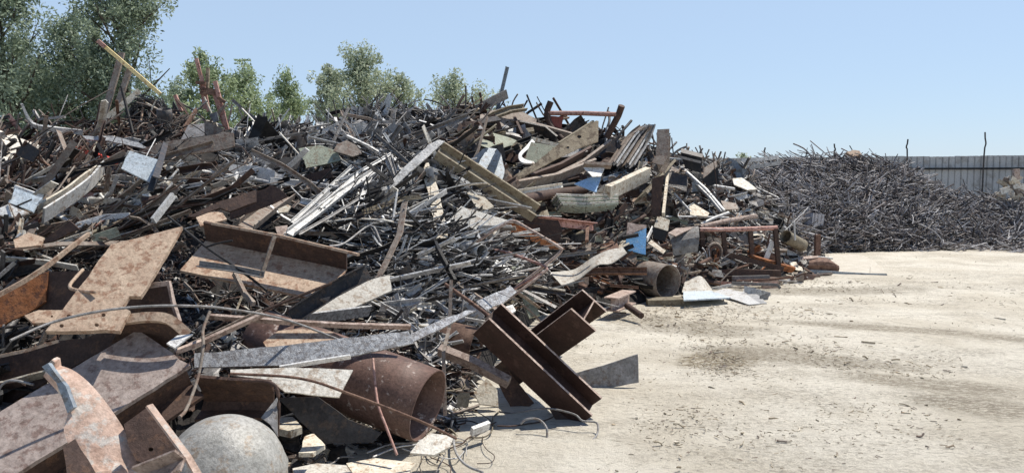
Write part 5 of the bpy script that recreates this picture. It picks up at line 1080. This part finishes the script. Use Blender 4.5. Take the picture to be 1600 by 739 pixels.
# far heap of rods
def far_heap():
    rr = random.Random(77); mm = ['rebar','rebar_light','steel_dark','black']; rest = MB(); n = 0
    poly = PX(1150,262, 1200,245, 1240,238, 1330,236, 1400,250, 1450,280, 1500,298, 1600,305, 1660,305, 1660,392, 1270,388, 1200,330)
    LAND2 = [(1188,255,'the pale ladder'),(1272,343,'the grey dented box'),(1414,235,'the left fence post'),(1533,250,'the right fence post'),(1585,310,'the small pale pile'),(1330,240,'the crest of the rod heap'),(1440,385,'the sandy edge below the rod heap'),(1400,320,'the middle of the rod heap'),(1510,340,'the low right end of the rod heap'),(1300,385,'the left foot of the rod heap')]
    for i, p in enumerate(zone_pts(poly, 8500, rr)):
        if not inheap(*p): continue
        Y = skydep(*p)
        if Y < 19 or Y > 30: continue
        big = n < 235
        L = rr.uniform(.9,2.2) if big else rr.uniform(.35,1.5); w = rr.uniform(.03,.05) if big else rr.uniform(.014,.036)
        co = float(vnoise(np.array([p[0]/30.]), np.array([p[1]/20.]))[0])*70; a = rad(co+rr.gauss(0, 28)); d = Vector((math.cos(a), math.sin(a)*.6, math.sin(a)*.8))+Vector((0,-.6,.8))*rr.gauss(0,.15); c = P(p[0], p[1], Y-rr.uniform(-.05,.3)); m = rr.choices(mm, [5,4.0,1.5,.7])[0]
        if big:
            n += 1; mb = MB(); piece(mb, 'rod', c, d, L, w, .01, rr, 0, .26)
            near = sorted(LAND2, key=lambda q: (q[0]-p[0])**2+(q[1]-p[1])**2)[0]; an = math.degrees(a) % 180
            lean = 'level' if an < 14 or an > 166 else ('upright' if 70 < an < 110 else ('rising right' if an < 90 else 'rising left'))
            rel = ('right of' if p[0] > near[0] else 'left of') if abs(p[0]-near[0]) > abs(p[1]-near[1]) else ('below' if p[1] > near[1] else 'above')
            tag(mb.build('steel_rod', m), ' '.join(x for x in ('long' if L > 1.2 else '', WORD[m], 'rod', lean, rel, near[2]) if x), 'rod', 'rods of the far heap')
        else: piece(rest, 'rod' if rr.random() < .75 else 'strip', c, d, L, w, .015, rr, mm.index(m), .3)
    for i in range(70):
        x = rr.uniform(1180, 1600); y = np.interp(x, gx, gS)+rr.uniform(-4, 6); a = rad(rr.gauss(90,45)); L = rr.uniform(.3,.8)
        d = Vector((math.cos(a), rr.gauss(0,.2), abs(math.sin(a))*.7)); piece(rest, 'rod', P(x, y+2, 25.6)+d*L*.05, d, L, .022, .01, rr, rr.choice([0,0,1,2]), .3)
    for i in range(350):
        x = rr.uniform(1290, 1600); y = np.interp(x, [1290,1600], [388,386])+rr.uniform(-6,5); a = rad(rr.gauss(0,14)); c = P(x, y, 2416/max(y-280, 50)); c.z = .04
        piece(rest, 'rod', c, (math.cos(a), rr.gauss(0,.5), 0), rr.uniform(.3,.9), .035, .01, rr, rr.choice([0,1,1,2]), .2)
    tag(rest.build('cut_rods', mm), 'thousands of short cut rods making up the far heap', 'scrap', kind='stuff')
far_heap()
# debris and pebbles on the sand
def debris():
    rr = random.Random(31); mb = MB(); mm = ['taupe','khaki','cream','khaki','wood']
    def gp(px, py): d = ray(px, py); k = -CAMZ/d[2]; return Vector((d[0]*k, d[1]*k, 0))
    spots = [(1130,562,60,26,420),(1090,505,110,30,420),(1250,560,120,30,460),(1430,600,100,30,360),(1290,455,220,28,420),(880,510,80,30,260),(1250,650,330,60,900),(1000,650,110,40,260),(1400,480,200,50,420),(1150,480,180,20,260),(1050,490,220,10,300),(1280,440,120,8,200),(760,690,90,30,160),(840,600,60,60,90)]
    for (x, y, a, b, n) in spots:
        for i in range(n):
            qx, qy = rr.gauss(x, a*.6), rr.gauss(y, b*.7)
            if qy < 395 or dep(qx, qy) < 2416/(qy-280)-.5: continue
            c = gp(qx, qy); big = rr.random() < .04; s = rr.uniform(.002,.0045)*(2.4 if big else 1)*(c.y/8)**.5; c.z = float(vnoise(np.array([c.x*.7+5]), np.array([c.y*.7]))[0])*.07*0+.004+s
            an = rr.gauss(-.3, .7); piece(mb, 'strip', c, (math.cos(an), math.sin(an), 0), s*rr.uniform(3,16), s*1.6, s, rr, rr.choice([0,0,1,1,3,4,4,2]), .3)
    tag(mb.build('ground_debris', mm), 'small chips and crumbs of scrap strewn over the sand', 'debris', kind='stuff')
debris()
# the heap goes on beyond the left edge of the photograph
def beyond():
    rr = random.Random(99); mb = MB(); mm = ['steel_dark','rust_dark','black','taupe','steel','galv','cream']
    for i in range(5200):
        a = rr.uniform(-400, -10); Y = rr.uniform(3.9, 15.5); x = (a-800)/FPX*Y; h = float(main_h(np.array([x]), np.array([Y]))[0])
        if h < .05: continue
        k = rr.choices(['strip','rod','sheet','angle'], [5,3,1,1])[0]; L = rr.uniform(.25,1.0); w = rr.uniform(.02,.07)
        if k == 'sheet': w = L*.6; L *= .7
        an = rr.uniform(0, 6.28); piece(mb, k, Vector((x, Y, h+rr.uniform(-.02,.18))), (math.cos(an), math.sin(an)*.8, math.sin(an)*.4+rr.gauss(0,.2)), L, w, .012, rr, rr.choices(range(7), [5,4,4,3,2,1,.6])[0], .25)
    tag(mb.build('scrap_clutter', mm), 'mixed scrap on the left flank of the big heap', 'scrap', kind='stuff')
beyond()
# coil of fine dark wire mesh behind the upright pipe
def coil():
    rr = random.Random(88); mb = MB(); c0 = P(228, 192, 12.0)
    for i in range(420):
        th = rr.uniform(0, 6.28); r = rr.uniform(.08,.42); a0 = rr.uniform(0, 6.28)
        p = [c0+Vector((r*math.cos(a0+k*.45)*.75, rr.uniform(-.1,.25), r*math.sin(a0+k*.45)*.95+.02*k)) for k in range(4)]
        sweep(mb, rect(.010,.010), p, (0,-1,.2), rr.choice([0,0,1]))
    tag(mb.build('wire_mesh', ['steel_dark','steel']), 'crushed coil of dark wire mesh behind the upright dark pipe', 'wire mesh', kind='stuff')
coil()
# loose wires and twigs at the foot of the heap
def loose():
    rr = random.Random(51); names = [(725,600,60,40,'left of the leaning dark H beam'), (700,690,60,25,'at the bottom edge below the H beams'), (600,700,90,25,'at the bottom edge below the spotted pipe'), (640,520,90,50,'over the speckled strip'), (400,520,100,40,'over the long pale flat bar')]
    for x, y, a, b, lab in names:
        for i in range(9):
            px_ = []; qx, qy = rr.gauss(x, a*.6), rr.gauss(y, b*.6); an = rr.uniform(0, 6.28)
            for k in range(6): px_.append((qx, qy)); an += rr.uniform(-1.0,1.2); qx += math.cos(an)*22; qy += math.sin(an)*11
            Y = [min(skydep(*q), 2416/(max(q[1], 400)-280))-rr.uniform(.08,.2) for q in px_]
            tube('wire', 'thin curled wire '+lab, 'wire', px_, rr.uniform(.003,.007), rr.choice(['steel','black','rust_dark','galv','khaki']), Y=Y, n=5, curve=4, group='curled wires '+lab)
loose()

# labels that still coincide get a second bearing; what remains alike shares a group
def sharpen():
    for rnd in range(3):
        by = {}
        for o in COL.objects:
            if o.parent is None and 'category' in o.keys() and o.type == 'MESH': by.setdefault(o['label'], []).append(o)
        for lab, os_ in by.items():
            if len(os_) < 2 or lab.startswith(('thin curled wire', 'pale twisted piece')): continue
            for o in os_:
                px, py = pix(o.location); w_ = len(lab.split())
                if rnd == 0:
                    d = sorted([q for q in LAND if q[2] not in lab], key=lambda q: (q[0]-px)**2+(q[1]-py)**2)[0]; add_ = ' towards '+d[2]
                elif rnd == 1: add_ = ' '+('left' if px < sum(pix(x.location)[0] for x in os_)/len(os_) else 'right')+'ward'
                else: add_ = ''
                if w_+len(add_.split()) <= 16: o['label'] = lab+add_
        if rnd == 2:
            for lab, os_ in by.items():
                if len(os_) > 1:
                    for o in os_: o['group'] = os_[0].get('group', 'scrap pieces')
sharpen()
